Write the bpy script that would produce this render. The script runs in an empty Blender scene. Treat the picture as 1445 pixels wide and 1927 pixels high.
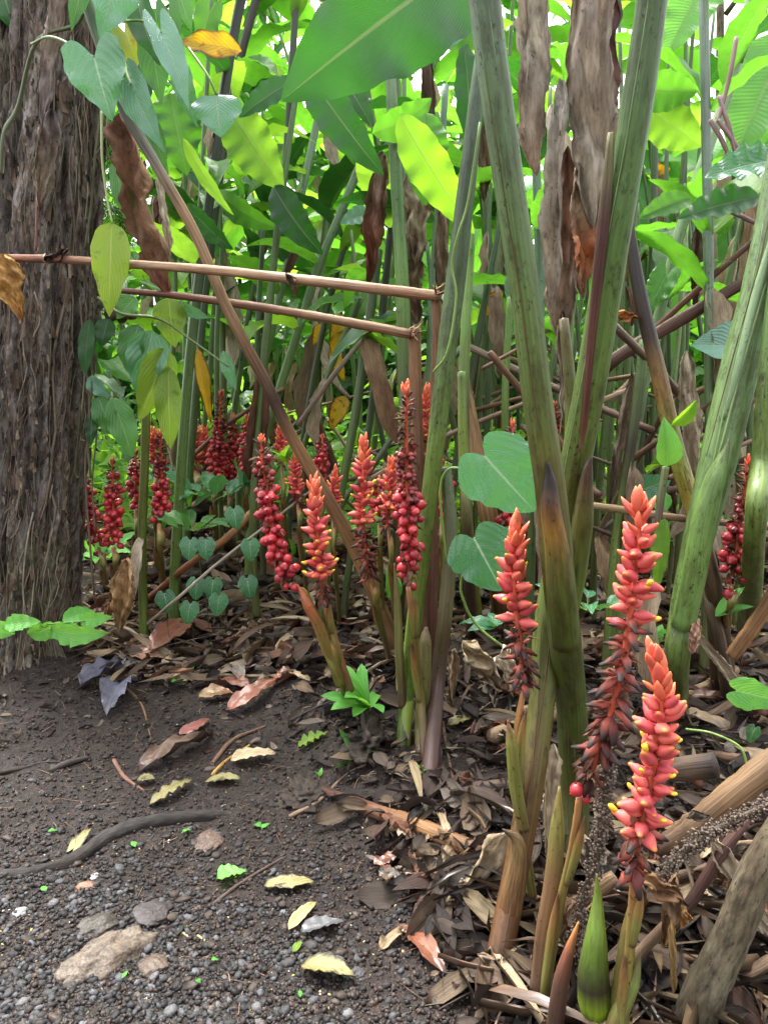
import bpy, math, random
import numpy as np
from mathutils import Vector, Matrix
sc = bpy.context.scene
# ---------------------------------------------------------------- camera, sky, sun, exposure
F = 1391.0; CW, CH = 722.5, 963.5; CAMH = 1.0; PITCH = math.radians(8.0)
cam_d = bpy.data.cameras.new('camera'); cam = bpy.data.objects.new('camera', cam_d)
sc.collection.objects.link(cam); sc.camera = cam
cam.location = (0, 0, CAMH); cam.rotation_euler = (math.pi/2 - PITCH, 0, 0)
cam_d.sensor_fit = 'VERTICAL'; cam_d.sensor_height = 24.0; cam_d.lens = 24.0*F/1927.0
cam_d.clip_start = 0.02; cam_d.clip_end = 2000
SUN_EL, SUN_AZ = math.radians(66), math.radians(-25)      # azimuth measured from +Y towards +X
world = bpy.data.worlds.new('World'); sc.world = world; world.use_nodes = True
wn = world.node_tree; wn.nodes.clear()
w_out = wn.nodes.new('ShaderNodeOutputWorld'); w_bg = wn.nodes.new('ShaderNodeBackground')
w_sky = wn.nodes.new('ShaderNodeTexSky'); w_sky.sky_type = 'NISHITA'; w_sky.sun_disc = False
w_sky.sun_elevation = SUN_EL; w_sky.sun_rotation = SUN_AZ
w_sky.dust_density = 6.0; w_sky.air_density = 1.0; w_sky.ozone_density = 1.0
w_hs = wn.nodes.new('ShaderNodeHueSaturation'); w_hs.inputs['Saturation'].default_value = 0.18
w_hs.inputs['Value'].default_value = 1.0
wn.links.new(w_sky.outputs[0], w_hs.inputs['Color']); wn.links.new(w_hs.outputs[0], w_bg.inputs[0])
w_bg.inputs[1].default_value = 0.15; wn.links.new(w_bg.outputs[0], w_out.inputs[0])
sun_d = bpy.data.lights.new('sun', 'SUN'); sun = bpy.data.objects.new('sun', sun_d); sc.collection.objects.link(sun)
sun_d.energy = 1.5; sun_d.angle = math.radians(25); sun_d.color = (1.0, 0.97, 0.9)
sdir = Vector((math.sin(SUN_AZ)*math.cos(SUN_EL), math.cos(SUN_AZ)*math.cos(SUN_EL), math.sin(SUN_EL)))
sun.rotation_euler = sdir.to_track_quat('Z', 'Y').to_euler()
sc.view_settings.view_transform = 'Standard'; sc.view_settings.look = 'None'
sc.view_settings.gamma = 1.0; sc.view_settings.use_curve_mapping = False
sc.view_settings.exposure = 2.35
sc.cycles.max_bounces = 7; sc.cycles.diffuse_bounces = 4; sc.cycles.glossy_bounces = 2
sc.cycles.transmission_bounces = 4; sc.cycles.transparent_max_bounces = 4
sc.cycles.caustics_reflective = False; sc.cycles.caustics_refractive = False
try: sc.cycles.use_denoising = True
except Exception: pass

R = random.Random(7)
RN = np.random.RandomState(11)
def U(a, b): return R.uniform(a, b)
def C(h):
    h = h.lstrip('#'); o = []
    for i in (0, 2, 4):
        v = int(h[i:i+2], 16)/255.0
        o.append(v/12.92 if v <= 0.04045 else ((v+0.055)/1.055)**2.4)
    return tuple(o)
def mixc(a, b, t): return tuple(a[i]*(1-t)+b[i]*t for i in range(3))
# ---------------------------------------------------------------- picture measurements -> places
def ray(px, py):
    x = (px-CW)/F; v = (CH-py)/F
    return Vector((x, math.cos(PITCH)+v*math.sin(PITCH), -math.sin(PITCH)+v*math.cos(PITCH)))
def P(px, py, Y):
    d = ray(px, py); t = Y/d.y
    return Vector((d.x*t, Y, CAMH+d.z*t))
def pxm(px, py, Y):                    # metres covered by one pixel there
    return (Y/ray(px, py).y)/F
_NT = RN.rand(64, 64)
def vnoise(x, y):
    x = np.asarray(x, float); y = np.asarray(y, float)
    xi = np.floor(x).astype(int); yi = np.floor(y).astype(int)
    fx = x-xi; fy = y-yi; fx = fx*fx*(3-2*fx); fy = fy*fy*(3-2*fy)
    a = _NT[xi % 64, yi % 64]; b = _NT[(xi+1) % 64, yi % 64]; c = _NT[xi % 64, (yi+1) % 64]; d = _NT[(xi+1) % 64, (yi+1) % 64]
    return (a*(1-fx)+b*fx)*(1-fy)+(c*(1-fx)+d*fx)*fy - 0.5
def sstep(a, b, x):
    t = np.clip((x-a)/(b-a), 0, 1); return t*t*(3-2*t)
def gh(x, y):
    x = np.asarray(x, float); y = np.asarray(y, float)
    # signed distance right/behind of the path's edge
    dd = ((x+0.37)*0.886 + (y-2.13)*0.464)
    h = 0.075*sstep(-0.02, 0.28, dd) + 0.03*sstep(0.3, 1.2, dd)
    h = h + 0.10*sstep(2.75, 3.6, y) + 0.22*np.exp(-((x+0.85)**2/0.12+(y-3.9)**2/0.10))
    h = h + 0.10*np.exp(-((x+1.32)**2/0.05+(y-2.75)**2/0.06))
    h = h + 0.02*vnoise(x*3, y*3) + 0.014*vnoise(x*9+5, y*9) + 0.008*vnoise(x*26, y*26+9)
    h = h + (0.006+0.010*sstep(0, .3, dd))*vnoise(x*55, y*55)
    h = h + 0.3*vnoise(x*0.12+3, y*0.12)*sstep(6, 20, y)
    return h
def ghs(x, y): return float(gh(x, y))
def G(px, py):
    d = ray(px, py); t = 0.6
    while t < 60:
        p = Vector((0, 0, CAMH)) + d*t
        if p.z <= ghs(p.x, p.y): return p
        t += 0.01 if t < 5 else 0.1
    return p
# ---------------------------------------------------------------- nodes
class NT:
    def __init__(s, name):
        s.m = bpy.data.materials.new(name); s.m.use_nodes = True; s.t = s.m.node_tree; s.t.nodes.clear()
    def n(s, typ, ins=None, out=0, **pr):
        nd = s.t.nodes.new('ShaderNode'+typ)
        for k, v in pr.items(): setattr(nd, k, v)
        for k, v in (ins or {}).items():
            if v is None: continue
            if isinstance(v, bpy.types.NodeSocket): s.t.links.new(v, nd.inputs[k])
            else: nd.inputs[k].default_value = v
        return nd.outputs[out]
    def math(s, op, a, b=None, c=None, clamp=False):
        return s.n('Math', {0: a, 1: b, 2: c}, operation=op, use_clamp=clamp)
    def ramp(s, fac, a, b):
        return s.n('MapRange', {0: fac, 1: a, 2: b, 3: 0.0, 4: 1.0}, interpolation_type='SMOOTHSTEP')
    def mix(s, fac, a, b, typ='MIX'):
        nd = s.t.nodes.new('ShaderNodeMix'); nd.data_type = 'RGBA'; nd.blend_type = typ
        for k, v in ((0, fac), (6, a), (7, b)):
            if isinstance(v, bpy.types.NodeSocket): s.t.links.new(v, nd.inputs[k])
            elif k == 0: nd.inputs[0].default_value = v
            else: nd.inputs[k].default_value = (*v[:3], 1)
        return nd.outputs[2]
    def noise(s, vec, scale, detail=3, rough=0.55, dist=0.0):
        return s.n('TexNoise', {'Vector': vec, 'Scale': scale, 'Detail': detail, 'Roughness': rough, 'Distortion': dist})
    def vscale(s, vec, v):
        return s.n('VectorMath', {0: vec, 1: v}, operation='MULTIPLY')
    def finish(s, surf):
        o = s.t.nodes.new('ShaderNodeOutputMaterial'); s.t.links.new(surf, o.inputs[0]); return s.m
def rgb(c): return (*c[:3], 1.0)

def fibre_mat(name, heavy=0.0, streak=0.5, spots=0.0, spot_col=(0.02, 0.015, 0.008), rough=0.5, coat=0.0, trans=0.0, bump=0.3, fs=(260, 260, 9), blotch=0.35):
    """colour comes from the Col attribute; streaks run along the rest Z axis (length)"""
    g = NT(name)
    col = g.n('Attribute', out=0, attribute_name='Col')
    rest = g.n('Attribute', out=1, attribute_name='rest')
    oi = g.t.nodes.new('ShaderNodeObjectInfo')
    off = g.n('CombineXYZ', {0: oi.outputs['Random'], 1: oi.outputs['Random'], 2: oi.outputs['Random']})
    off = g.n('VectorMath', {0: off, 3: 7.0}, operation='SCALE')
    rv = g.n('VectorMath', {0: rest, 1: off}, operation='ADD')
    st = g.noise(g.vscale(rv, fs), 1.0, 4, 0.6)
    bl = g.noise(g.vscale(rv, (18, 18, 7)), 1.0, 3)
    st2 = g.noise(g.vscale(rv, (fs[0]*0.3, fs[1]*0.3, fs[2]*0.35)), 1.0, 3, 0.6)
    st = g.math('ADD', g.math('MULTIPLY', st, 0.6), g.math('MULTIPLY', st2, 0.4))
    sf = g.ramp(st, 0.34, 0.66)
    c = g.mix(streak, col, g.mix(sf, g.mix(1.0, col, (0.38, 0.34, 0.30), 'MULTIPLY'), g.mix(1.0, col, (1.75, 1.72, 1.65), 'MULTIPLY')))
    c = g.mix(g.math('MULTIPLY', g.ramp(bl, 0.42, 0.7), blotch), c, g.mix(1.0, c, (0.45, 0.36, 0.28), 'MULTIPLY'))
    if spots:
        sp = g.noise(g.vscale(rv, (150, 150, 85)), 1.0, 3, 0.6)
        sp2 = g.noise(g.vscale(rv, (45, 45, 22)), 1.0, 4, 0.65)
        sm = g.math('MULTIPLY', g.math('MAXIMUM', g.ramp(sp, 0.61, 0.69), g.math('MULTIPLY', g.ramp(sp2, 0.60, 0.70), 0.7)), g.ramp(g.noise(g.vscale(rv, (10, 10, 5)), 1.0, 2), 0.36, 0.58))
        c = g.mix(g.math('MULTIPLY', sm, spots), c, spot_col)
        if heavy:
            hb = g.noise(g.vscale(rv, (34, 34, 9)), 1.0, 5, 0.7); hb2 = g.noise(g.vscale(rv, (70, 70, 26)), 1.0, 4, 0.7)
            c = g.mix(g.math('MULTIPLY', g.ramp(hb, 0.47, 0.63), heavy), c, g.mix(1.0, c, (0.42, 0.30, 0.16), 'MULTIPLY'))
            c = g.mix(g.math('MULTIPLY', g.ramp(hb2, 0.55, 0.66), heavy*0.9), c, (0.022, 0.017, 0.010))
    ro = g.math('ADD', rough-0.12, g.math('MULTIPLY', bl, 0.25))
    bp = g.n('Bump', {'Strength': bump, 'Distance': 0.004, 'Height': g.math('ADD', st, g.math('MULTIPLY', bl, 0.5))})
    pr = g.n('BsdfPrincipled', {'Base Color': c, 'Roughness': ro, 'Normal': bp, 'Coat Weight': coat, 'Coat Roughness': 0.25, 'Specular IOR Level': 0.4})
    if trans:
        tr = g.n('BsdfTranslucent', {'Color': c, 'Normal': bp}); pr = g.n('MixShader', {0: trans, 1: pr, 2: tr})
    return g.finish(pr)

def leaf_mat(name, c1, c2, tcol, trans=0.42, rough=0.38, veins=26.0, vslope=0.35, edge=None, drops=0.0, blotch=None, spec=0.5, rib=None, vamp=0.25):
    g = NT(name)
    rest = g.n('Attribute', out=1, attribute_name='rest')
    sx = g.t.nodes.new('ShaderNodeSeparateXYZ'); g.t.links.new(rest, sx.inputs[0])
    s, t = sx.outputs[0], sx.outputs[1]
    oi = g.t.nodes.new('ShaderNodeObjectInfo'); rnd = oi.outputs['Random']
    offv = g.n('VectorMath', {0: g.n('CombineXYZ', {0: rnd, 1: rnd, 2: rnd}), 3: 23.0}, operation='SCALE')
    tc = g.t.nodes.new('ShaderNodeTexCoord').outputs['Object']
    tv = g.n('VectorMath', {0: tc, 1: offv}, operation='ADD')
    a = g.math('ABSOLUTE', s)
    ph = g.math('SUBTRACT', t, g.math('MULTIPLY', a, vslope))
    ph = g.math('ADD', ph, g.math('MULTIPLY', g.noise(tv, 6.0, 2), 0.03))
    v = g.math('SINE', g.math('MULTIPLY', ph, veins*6.2832))
    fine = g.math('SINE', g.math('MULTIPLY', ph, veins*6.2832*4.0))
    v01 = g.math('MULTIPLY', g.ramp(v, 0.45, 1.0), g.ramp(g.noise(tv, 5.0, 2), 0.3, 0.7))
    mid = g.math('SUBTRACT', 1.0, g.ramp(a, 0.015, 0.05))
    big = g.noise(tv, 7.0, 3)
    fac = g.math('ADD', g.math('MULTIPLY', big, 0.7), g.math('MULTIPLY', rnd, 0.45), clamp=True)
    fac = g.ramp(fac, 0.25, 0.85)
    base = g.mix(fac, c1, c2)
    base = g.mix(g.math('MULTIPLY', v01, vamp), base, g.mix(1.0, base, (1.45, 1.4, 1.2), 'MULTIPLY'))
    tc2 = g.mix(fac, mixc(tcol, c1, 0.35), tcol)
    tc2 = g.mix(g.math('MULTIPLY', v01, vamp), tc2, g.mix(1.0, tc2, (0.6, 0.62, 0.6), 'MULTIPLY'))
    ribc = rib or mixc(c2, (0.45, 0.5, 0.2), 0.5)
    base = g.mix(g.math('MULTIPLY', mid, 0.75), base, ribc)
    tc2 = g.mix(g.math('MULTIPLY', mid, 0.6), tc2, mixc(ribc, (0, 0, 0), 0.3))
    if blotch:
        bm = g.ramp(g.noise(tv, 22.0, 4, 0.65), 0.56, 0.68)
        bm = g.math('MULTIPLY', bm, blotch[1]); base = g.mix(bm, base, blotch[0]); tc2 = g.mix(bm, tc2, blotch[0])
    if edge:
        em = g.ramp(g.math('ADD', a, g.math('MULTIPLY', g.noise(tv, 12.0, 3), 0.7)), 1.05, 1.35)
        tm = g.ramp(g.math('ADD', t, g.math('MULTIPLY', g.noise(tv, 9.0, 3), 0.5)), 1.08, 1.3)
        em = g.math('MAXIMUM', em, tm); base = g.mix(em, base, edge); tc2 = g.mix(em, tc2, mixc(edge, (0, 0, 0), 0.2))
    hgt = g.math('ADD', g.math('MULTIPLY', v, 0.5), g.math('MULTIPLY', fine, 0.12))
    hgt = g.math('ADD', hgt, g.math('MULTIPLY', mid, -1.2))
    ro = g.math('ADD', rough-0.1, g.math('MULTIPLY', big, 0.22))
    if drops:
        vo = g.n('TexVoronoi', {'Vector': tv, 'Scale': 170.0, 'Randomness': 1.0}, out='Distance')
        dm = g.math('MULTIPLY', g.math('SUBTRACT', 1.0, g.ramp(vo, 0.16, 0.34)), g.ramp(g.noise(tv, 30.0, 2), 0.42, 0.6))
        hgt = g.math('ADD', hgt, g.math('MULTIPLY', dm, 2.2*drops)); ro = g.mix(g.math('MULTIPLY', dm, drops), ro, (0.05, 0.05, 0.05))
    bp = g.n('Bump', {'Strength': 0.55, 'Distance': 0.0016, 'Height': hgt})
    pr = g.n('BsdfPrincipled', {'Base Color': base, 'Roughness': ro, 'Normal': bp, 'Specular IOR Level': spec})
    tr = g.n('BsdfTranslucent', {'Color': tc2, 'Normal': bp})
    return g.finish(g.n('MixShader', {0: trans, 1: pr, 2: tr}))

def fruit_mat(name, c1, c2, tip=None, rough=0.3, coat=0.4, sss=0.0, dirt=0.25):
    """rest.y runs 0 (base) .. 1 (tip)"""
    g = NT(name)
    rest = g.n('Attribute', out=1, attribute_name='rest')
    sx = g.t.nodes.new('ShaderNodeSeparateXYZ'); g.t.links.new(rest, sx.inputs[0]); t = sx.outputs[1]
    oi = g.t.nodes.new('ShaderNodeObjectInfo'); rnd = oi.outputs['Random']
    tc = g.t.nodes.new('ShaderNodeTexCoord').outputs['Object']
    offv = g.n('VectorMath', {0: g.n('CombineXYZ', {0: rnd, 1: rnd, 2: rnd}), 3: 23.0}, operation='SCALE')
    tv = g.n('VectorMath', {0: tc, 1: offv}, operation='ADD')
    nz = g.noise(tv, 160.0, 3)
    c = g.mix(g.ramp(g.math('ADD', g.math('MULTIPLY', rnd, 0.8), g.math('MULTIPLY', nz, 0.4)), 0.1, 0.9), c1, c2)
    stn = g.noise(g.vscale(tv, (420, 60, 420)), 1.0, 3)
    c = g.mix(g.math('MULTIPLY', g.ramp(stn, 0.5, 0.75), dirt), c, g.mix(1.0, c, (0.55, 0.4, 0.4), 'MULTIPLY'))
    if tip: c = g.mix(g.ramp(t, tip[1], tip[2]), c, tip[0])
    bp = g.n('Bump', {'Strength': 0.35, 'Distance': 0.001, 'Height': stn})
    pr = g.n('BsdfPrincipled', {'Base Color': c, 'Roughness': rough, 'Normal': bp, 'Coat Weight': coat, 'Coat Roughness': 0.12,
                               'Subsurface Weight': sss, 'Subsurface Radius': (0.01, 0.003, 0.002), 'Subsurface Scale': 0.3})
    return g.finish(pr)
# ---------------------------------------------------------------- objects
COL = sc.collection; WL = {}
def wl(o): return WL.get(o.name, Vector((0, 0, 0)))
def link(o, parent=None, at=Vector((0, 0, 0))):
    COL.objects.link(o); WL[o.name] = Vector(at)
    if parent: o.parent = parent; o.location = Vector(at)-wl(parent)
    else: o.location = at
    return o
def tag(o, label=None, cat=None, group=None, kind=None):
    if label: o['label'] = label
    if cat: o['category'] = cat
    if group: o['group'] = group
    if kind: o['kind'] = kind
    return o
def thing(name, at, label, cat, group=None):
    o = bpy.data.objects.new(name, None); o.empty_display_size = 0.05
    link(o, None, at); return tag(o, label, cat, group)
def mk_mesh(name, V, Fc, rest=None, col=None, mat=None, smooth=True):
    me = bpy.data.meshes.new(name); V = np.asarray(V, float); 
    Fc = np.asarray(Fc, dtype=np.int32) if not isinstance(Fc, list) or all(len(f) == len(Fc[0]) for f in Fc) else Fc
    if isinstance(Fc, list):
        me.from_pydata([tuple(v) for v in V], [], Fc)
    else:
        nf, k = Fc.shape
        me.vertices.add(len(V)); me.vertices.foreach_set('co', V.ravel())
        me.loops.add(nf*k); me.loops.foreach_set('vertex_index', Fc.ravel())
        me.polygons.add(nf); me.polygons.foreach_set('loop_start', np.arange(nf, dtype=np.int32)*k)
        try: me.polygons.foreach_set('loop_total', np.full(nf, k, dtype=np.int32))
        except Exception: pass
        me.update(calc_edges=True)
    if smooth: me.polygons.foreach_set('use_smooth', np.ones(len(me.polygons), dtype=bool))
    if rest is not None:
        a = me.attributes.new('rest', 'FLOAT_VECTOR', 'POINT'); a.data.foreach_set('vector', np.asarray(rest, float).ravel())
    if col is not None:
        c = np.asarray(col, float)
        if c.ndim == 1: c = np.tile(c, (len(V), 1))
        c4 = np.ones((len(V), 4)); c4[:, :3] = c[:, :3]
        a = me.attributes.new('Col', 'FLOAT_COLOR', 'POINT'); a.data.foreach_set('color', c4.ravel())
    if mat: me.materials.append(mat)
    return me
class MB:
    """gathers pieces into one mesh, in world coordinates"""
    def __init__(s): s.V = []; s.F = []; s.R = []; s.K = []; s.n = 0
    def add(s, V, Fc, rest, col):
        V = np.asarray(V, float); c = np.asarray(col, float)
        if c.ndim == 1: c = np.tile(c[:3], (len(V), 1))
        s.V.append(V); s.F.append(np.asarray(Fc, dtype=np.int32)+s.n); s.R.append(np.asarray(rest, float)); s.K.append(c[:, :3]); s.n += len(V)
    def tube(s, *a, **k): s.add(*tube(*a, **k)); return s
    def build(s, name, mat, parent=None, at=None, smooth=True):
        V = np.concatenate(s.V); 
        if at is None: at = wl(parent) if parent else Vector(V[0])
        me = mk_mesh(name, V-np.array(at), np.concatenate(s.F), np.concatenate(s.R), np.concatenate(s.K), mat, smooth)
        return link(bpy.data.objects.new(name, me), parent, at)
def catmull(P0, n):
    P0 = np.asarray(P0, float); m = len(P0)
    if m == 2: t = np.linspace(0, 1, n)[:, None]; return P0[0]*(1-t)+P0[1]*t
    E = np.vstack([2*P0[0]-P0[1], P0, 2*P0[-1]-P0[-2]])
    out = []
    for u in np.linspace(0, m-1, n):
        i = min(int(u), m-2); f = u-i; a, b, c, d = E[i], E[i+1], E[i+2], E[i+3]
        out.append(0.5*((2*b)+(-a+c)*f+(2*a-5*b+4*c-d)*f*f+(-a+3*b-3*c+d)*f**3))
    return np.array(out)
def tube(pts, rad, sides=8, n=None, cols=None, rough=0.0, caps=True, ecc=1.0, groove=0.0):
    """tapering tube through pts; rad and cols are lists spread along the length"""
    pts = [tuple(p) for p in pts]
    n = n or max(6, 3*len(pts))
    X = catmull(pts, n); tt = np.linspace(0, 1, n)
    r = np.interp(tt, np.linspace(0, 1, len(rad)), rad) if hasattr(rad, '__len__') else np.full(n, rad)
    cols = cols or [(0.2, 0.2, 0.1)]
    ca = np.array([c[:3] for c in cols]); cc = np.stack([np.interp(tt, np.linspace(0, 1, len(ca)), ca[:, k]) for k in range(3)], 1)
    T = np.gradient(X, axis=0); T /= np.linalg.norm(T, axis=1)[:, None]+1e-9
    ref = np.array([0.3, 1, 0.1]) if abs(T[0][1]) < 0.85 else np.array([1.0, 0, 0.1])
    V = []; Rr = []; L = np.concatenate([[0], np.cumsum(np.linalg.norm(np.diff(X, axis=0), axis=1))])
    th = np.arange(sides)*2*math.pi/sides
    z0 = U(0, 3)
    for i in range(n):
        a = np.cross(T[i], ref); a /= np.linalg.norm(a)+1e-9; b = np.cross(a, T[i])
        rr = r[i]*(1+rough*(RN.rand(sides)-0.5)*2)*(1-groove*np.exp(-((th-2.0)/0.35)**2))
        ring = X[i]+np.outer(np.cos(th)*rr*ecc, a)+np.outer(np.sin(th)*rr, b)
        V.append(ring); Rr.append(np.stack([np.cos(th)*r[i], np.sin(th)*r[i], np.full(sides, L[i]+z0)], 1))
    V = np.concatenate(V); Rr = np.concatenate(Rr); K = np.repeat(cc, sides, axis=0)
    Fc = []
    for i in range(n-1):
        for j in range(sides):
            k = (j+1) % sides; Fc.append((i*sides+j, i*sides+k, (i+1)*sides+k, (i+1)*sides+j))
    if caps:
        for e, i0 in ((0, 0), (1, (n-1)*sides)):
            c = len(V); V = np.vstack([V, X[0 if e == 0 else -1][None]+(T[0]*-r[0]*0.25 if e == 0 else T[-1]*r[-1]*0.25)]); Rr = np.vstack([Rr, [[0, 0, L[0 if e == 0 else -1]+z0]]]); K = np.vstack([K, cc[0 if e == 0 else -1][None]*0.8])
            for j in range(sides):
                k = (j+1) % sides
                Fc.append((c, i0+k, i0+j, c) if e == 0 else (c, i0+j, i0+k, c))
        Fc = [f for f in Fc]
    # quads only: a cap triangle is written as a degenerate quad's split
    Q = np.array(Fc, dtype=np.int32)
    tri = Q[:, 0] == Q[:, 3]
    T1 = Q[~tri][:, [0, 1, 2]]; T2 = Q[~tri][:, [0, 2, 3]]; T3 = Q[tri][:, :3]
    return V, np.concatenate([T1, T2, T3]), Rr, K
# ---------------------------------------------------------------- leaves
def grid_faces(nr, nc, keep=None):
    Fc = []
    for i in range(nr-1):
        for j in range(nc-1):
            if keep is not None and not keep(i, j): continue
            a = i*nc+j; Fc.append((a, a+1, a+nc+1)); Fc.append((a, a+nc+1, a+nc))
    return np.array(Fc, dtype=np.int32)
def leaf_geo(L, W, shape='lance', arch=0.12, fold=0.15, ruffle=0.05, rf=5.0, twist=0.0, side=0.0, nr=16, nc=9, crumple=0.0, ragged=0.0, seed=0, tiproll=0.0, curl=0.0, pleat=0.0):
    """leaf along +Y from the origin, upper face +Z, chord on the Y axis"""
    rs = np.random.RandomState(seed+5)
    t = np.linspace(0, 1, nr)[:, None]*np.ones((1, nc)); s = np.ones((nr, 1))*np.linspace(-1, 1, nc)[None]
    if shape == 'lance':   w = np.sin(np.pi*np.clip(t, 0, 1)**0.80)**0.75*(1-0.12*t)
    elif shape == 'strap': w = np.minimum(1, (t/0.12+0.15))*np.clip((1-t)/0.22, 0, 1)**0.6
    elif shape == 'heart': w = np.clip(1-np.abs((t-0.10)/0.90)**2.0, 0, 1)**0.80*(0.90+0.10*np.sin(np.pi*np.clip(t*2.6, 0, 1)))
    elif shape == 'sag':   w = (1-t)**0.75*(0.82+0.35*np.sin(np.pi*np.clip(t*1.25, 0, 1)))
    elif shape == 'ovate': w = np.sin(np.pi*t**0.62)**0.85
    else:                  w = np.sin(np.pi*t**0.72)**0.9
    w = np.maximum(w, 0.012)
    if ragged:
        e = rs.rand(nr, 1)*0.35+0.65*np.interp(np.linspace(0, 1, nr), np.linspace(0, 1, 7), rs.rand(7))[:, None]; e2 = rs.rand(nr, 1)*0.3+0.7*np.interp(np.linspace(0, 1, nr), np.linspace(0, 1, 6), rs.rand(6))[:, None]
        w = w*(1-1.25*ragged*np.where(s > 0, e, e2)*np.abs(s)**2)
    elif nr > 12: w = w*(1+(0.03*np.sin(t*rf*11+seed)+0.05*(np.interp(t[:, :1], np.linspace(0, 1, 9), rs.rand(9))-.5))*np.abs(s)**3)
    x = s*w*W/2; y = t*L
    if shape == 'heart': y = y-0.21*L*np.sin(np.pi*np.clip(np.abs(s), 0, 1)**0.85)*(1-t)**3.2+0.04*L*np.abs(s)**6*(1-t)
    if shape == 'sag':   y = y-0.30*L*np.sin(np.pi*0.80*np.abs(s))*(1-t)**3.4
    # the blade: arch along the length, V-fold, ruffled edge
    z = arch*L*4*t*(1-t)*0.8 + np.abs(x)*fold*2
    p1, p2 = rs.rand()*6, rs.rand()*6
    rm = np.where(s > 0, np.sin(t*rf*6.28+p1), np.sin(t*rf*5.6+p2))
    z = z+ruffle*W*rm*np.abs(s)**1.8*np.sin(np.pi*np.clip(t*0.96+0.03, 0, 1))
    if crumple:
        for k in range(5):
            fx, fy, ph = rs.uniform(1, 5+3*k), rs.uniform(1, 6+4*k), rs.rand()*6.28
            z = z+crumple*W*0.5/(k+1)*np.sin(s*fx+t*fy*2+ph); x = x+crumple*W*0.22/(k+1)*np.sin(t*fy*2.2+ph*2)*(1-0.2*np.abs(s))
    if pleat:
        q1, q2 = rs.rand()*6, rs.rand()*6
        z = z+pleat*W*0.10*(np.sin(s*7+q1+2.2*np.sin(t*5+q2))+0.5*np.sin(s*15+q2+3*t))*np.sin(np.pi*np.clip(t, .02, .98))**.3
        z = z+pleat*W*0.05*np.sin(t*31+s*5+q1)
    if curl:
        cc = curl*(0.55+0.45*np.sin(t*6+rs.rand()*6)); ang = s*w*cc; rr_ = W/2/np.maximum(cc, .05)
        x = np.sin(ang)*rr_+(x-s*w*W/2); z = z+(1-np.cos(ang))*rr_*(1 if rs.rand() > .5 else -1)
    x = x+side*L*4*t*(1-t)
    if tiproll: z = z-tiproll*L*np.clip(t-0.6, 0, 1)**2*2.5
    a = twist*(t-0.3); xc = side*L*4*t*(1-t); dx = x-xc
    x2 = xc+dx*np.cos(a)-(z)*np.sin(a); z2 = dx*np.sin(a)+z*np.cos(a)
    V = np.stack([x2, y, z2], 2).reshape(-1, 3); rest = np.stack([s, t, np.full_like(t, L)], 2).reshape(-1, 3)
    return V, grid_faces(nr, nc), rest
def leaf_mesh(name, mat, col=None, **k):
    V, Fc, rest = leaf_geo(**k)
    if col is not None:   # dead leaves: fibres along length
        rest = np.stack([V[:, 0], V[:, 2]*0.2, rest[:, 1]*k['L']], 1)
        c = np.asarray(col, float)
        K = np.tile(c, (len(V), 1)) if c.ndim == 1 else np.stack([np.interp(rest[:, 2]/k['L'], np.linspace(0, 1, len(c)), c[:, j]) for j in range(3)], 1)
        return mk_mesh(name, V, Fc, rest, K, mat)
    return mk_mesh(name, V, Fc, rest, None, mat)
def frame(base, tip, roll=0.0, facing=None):
    y = (tip-base).normalized(); f = facing or (Vector((0, 0, CAMH))-(base+tip)/2).normalized()
    z = (f-y*f.dot(y)); z = z.normalized() if z.length > 1e-4 else Vector((0, 0, 1))
    z = Matrix.Rotation(roll, 3, y) @ z; x = y.cross(z)
    return Matrix((x, y, z)).transposed().to_4x4()
def put(name, me, base, M, parent=None, scale=1.0):
    o = bpy.data.objects.new(name, me); COL.objects.link(o); WL[o.name] = Vector(base)
    M = M.copy() @ Matrix.Diagonal((scale, scale, scale, 1)); 
    if parent: o.parent = parent; M.translation = Vector(base)-wl(parent)
    else: M.translation = base
    o.matrix_basis = M
    return o
def leaf_px(name, mat, b, t, wpx, Y, Y2=None, roll=0.0, parent=None, col=None, **k):
    """leaf from picture point b (base) to t (tip) at depth Y..Y2, wpx wide"""
    B = P(b[0], b[1], Y); T = P(t[0], t[1], Y2 if Y2 else Y)
    L = (T-B).length; W = wpx*pxm((b[0]+t[0])/2, (b[1]+t[1])/2, (Y+(Y2 or Y))/2)/max(0.35, abs(math.cos(roll)))
    k.setdefault('seed', R.randrange(9999))
    me = leaf_mesh(name, mat, col=col, L=L, W=W, **k)
    return put(name, me, B, frame(B, T, roll), parent)
def stem_px(pts, widths):
    """picture points (px,py,Y) -> world points and radii"""
    X = [P(*p) for p in pts]
    rr = [widths[i]*0.5*pxm(*pts[i]) if i < len(widths) else widths[-1]*0.5*pxm(*pts[i]) for i in range(len(pts))]
    return X, rr
# ================================================================ materials
M_cane = fibre_mat('green_cane', streak=0.42, spots=0.9, rough=0.42, coat=0.15, bump=0.35, blotch=0.42, fs=(300, 300, 4))
M_oldcane = fibre_mat('weathered_cane', heavy=0.62, streak=0.38, spots=0.95, rough=0.45, coat=0.12, bump=0.4, blotch=0.45, fs=(300, 300, 4))
M_brown = fibre_mat('brown_cane', streak=0.75, spots=0.25, rough=0.6, bump=0.7, blotch=0.45, fs=(420, 420, 9))
M_dry = fibre_mat('dry_leaf', streak=0.55, spots=0.35, spot_col=(0.05, 0.035, 0.022), rough=0.75, trans=0.15, bump=0.6, fs=(330, 330, 14), blotch=0.3)
M_paper = fibre_mat('papery_leaf', heavy=0.35, streak=0.42, spots=0.9, spot_col=(0.075, 0.045, 0.03), rough=0.8, trans=0.2, bump=1.0, fs=(190, 190, 40), blotch=0.5)
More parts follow.
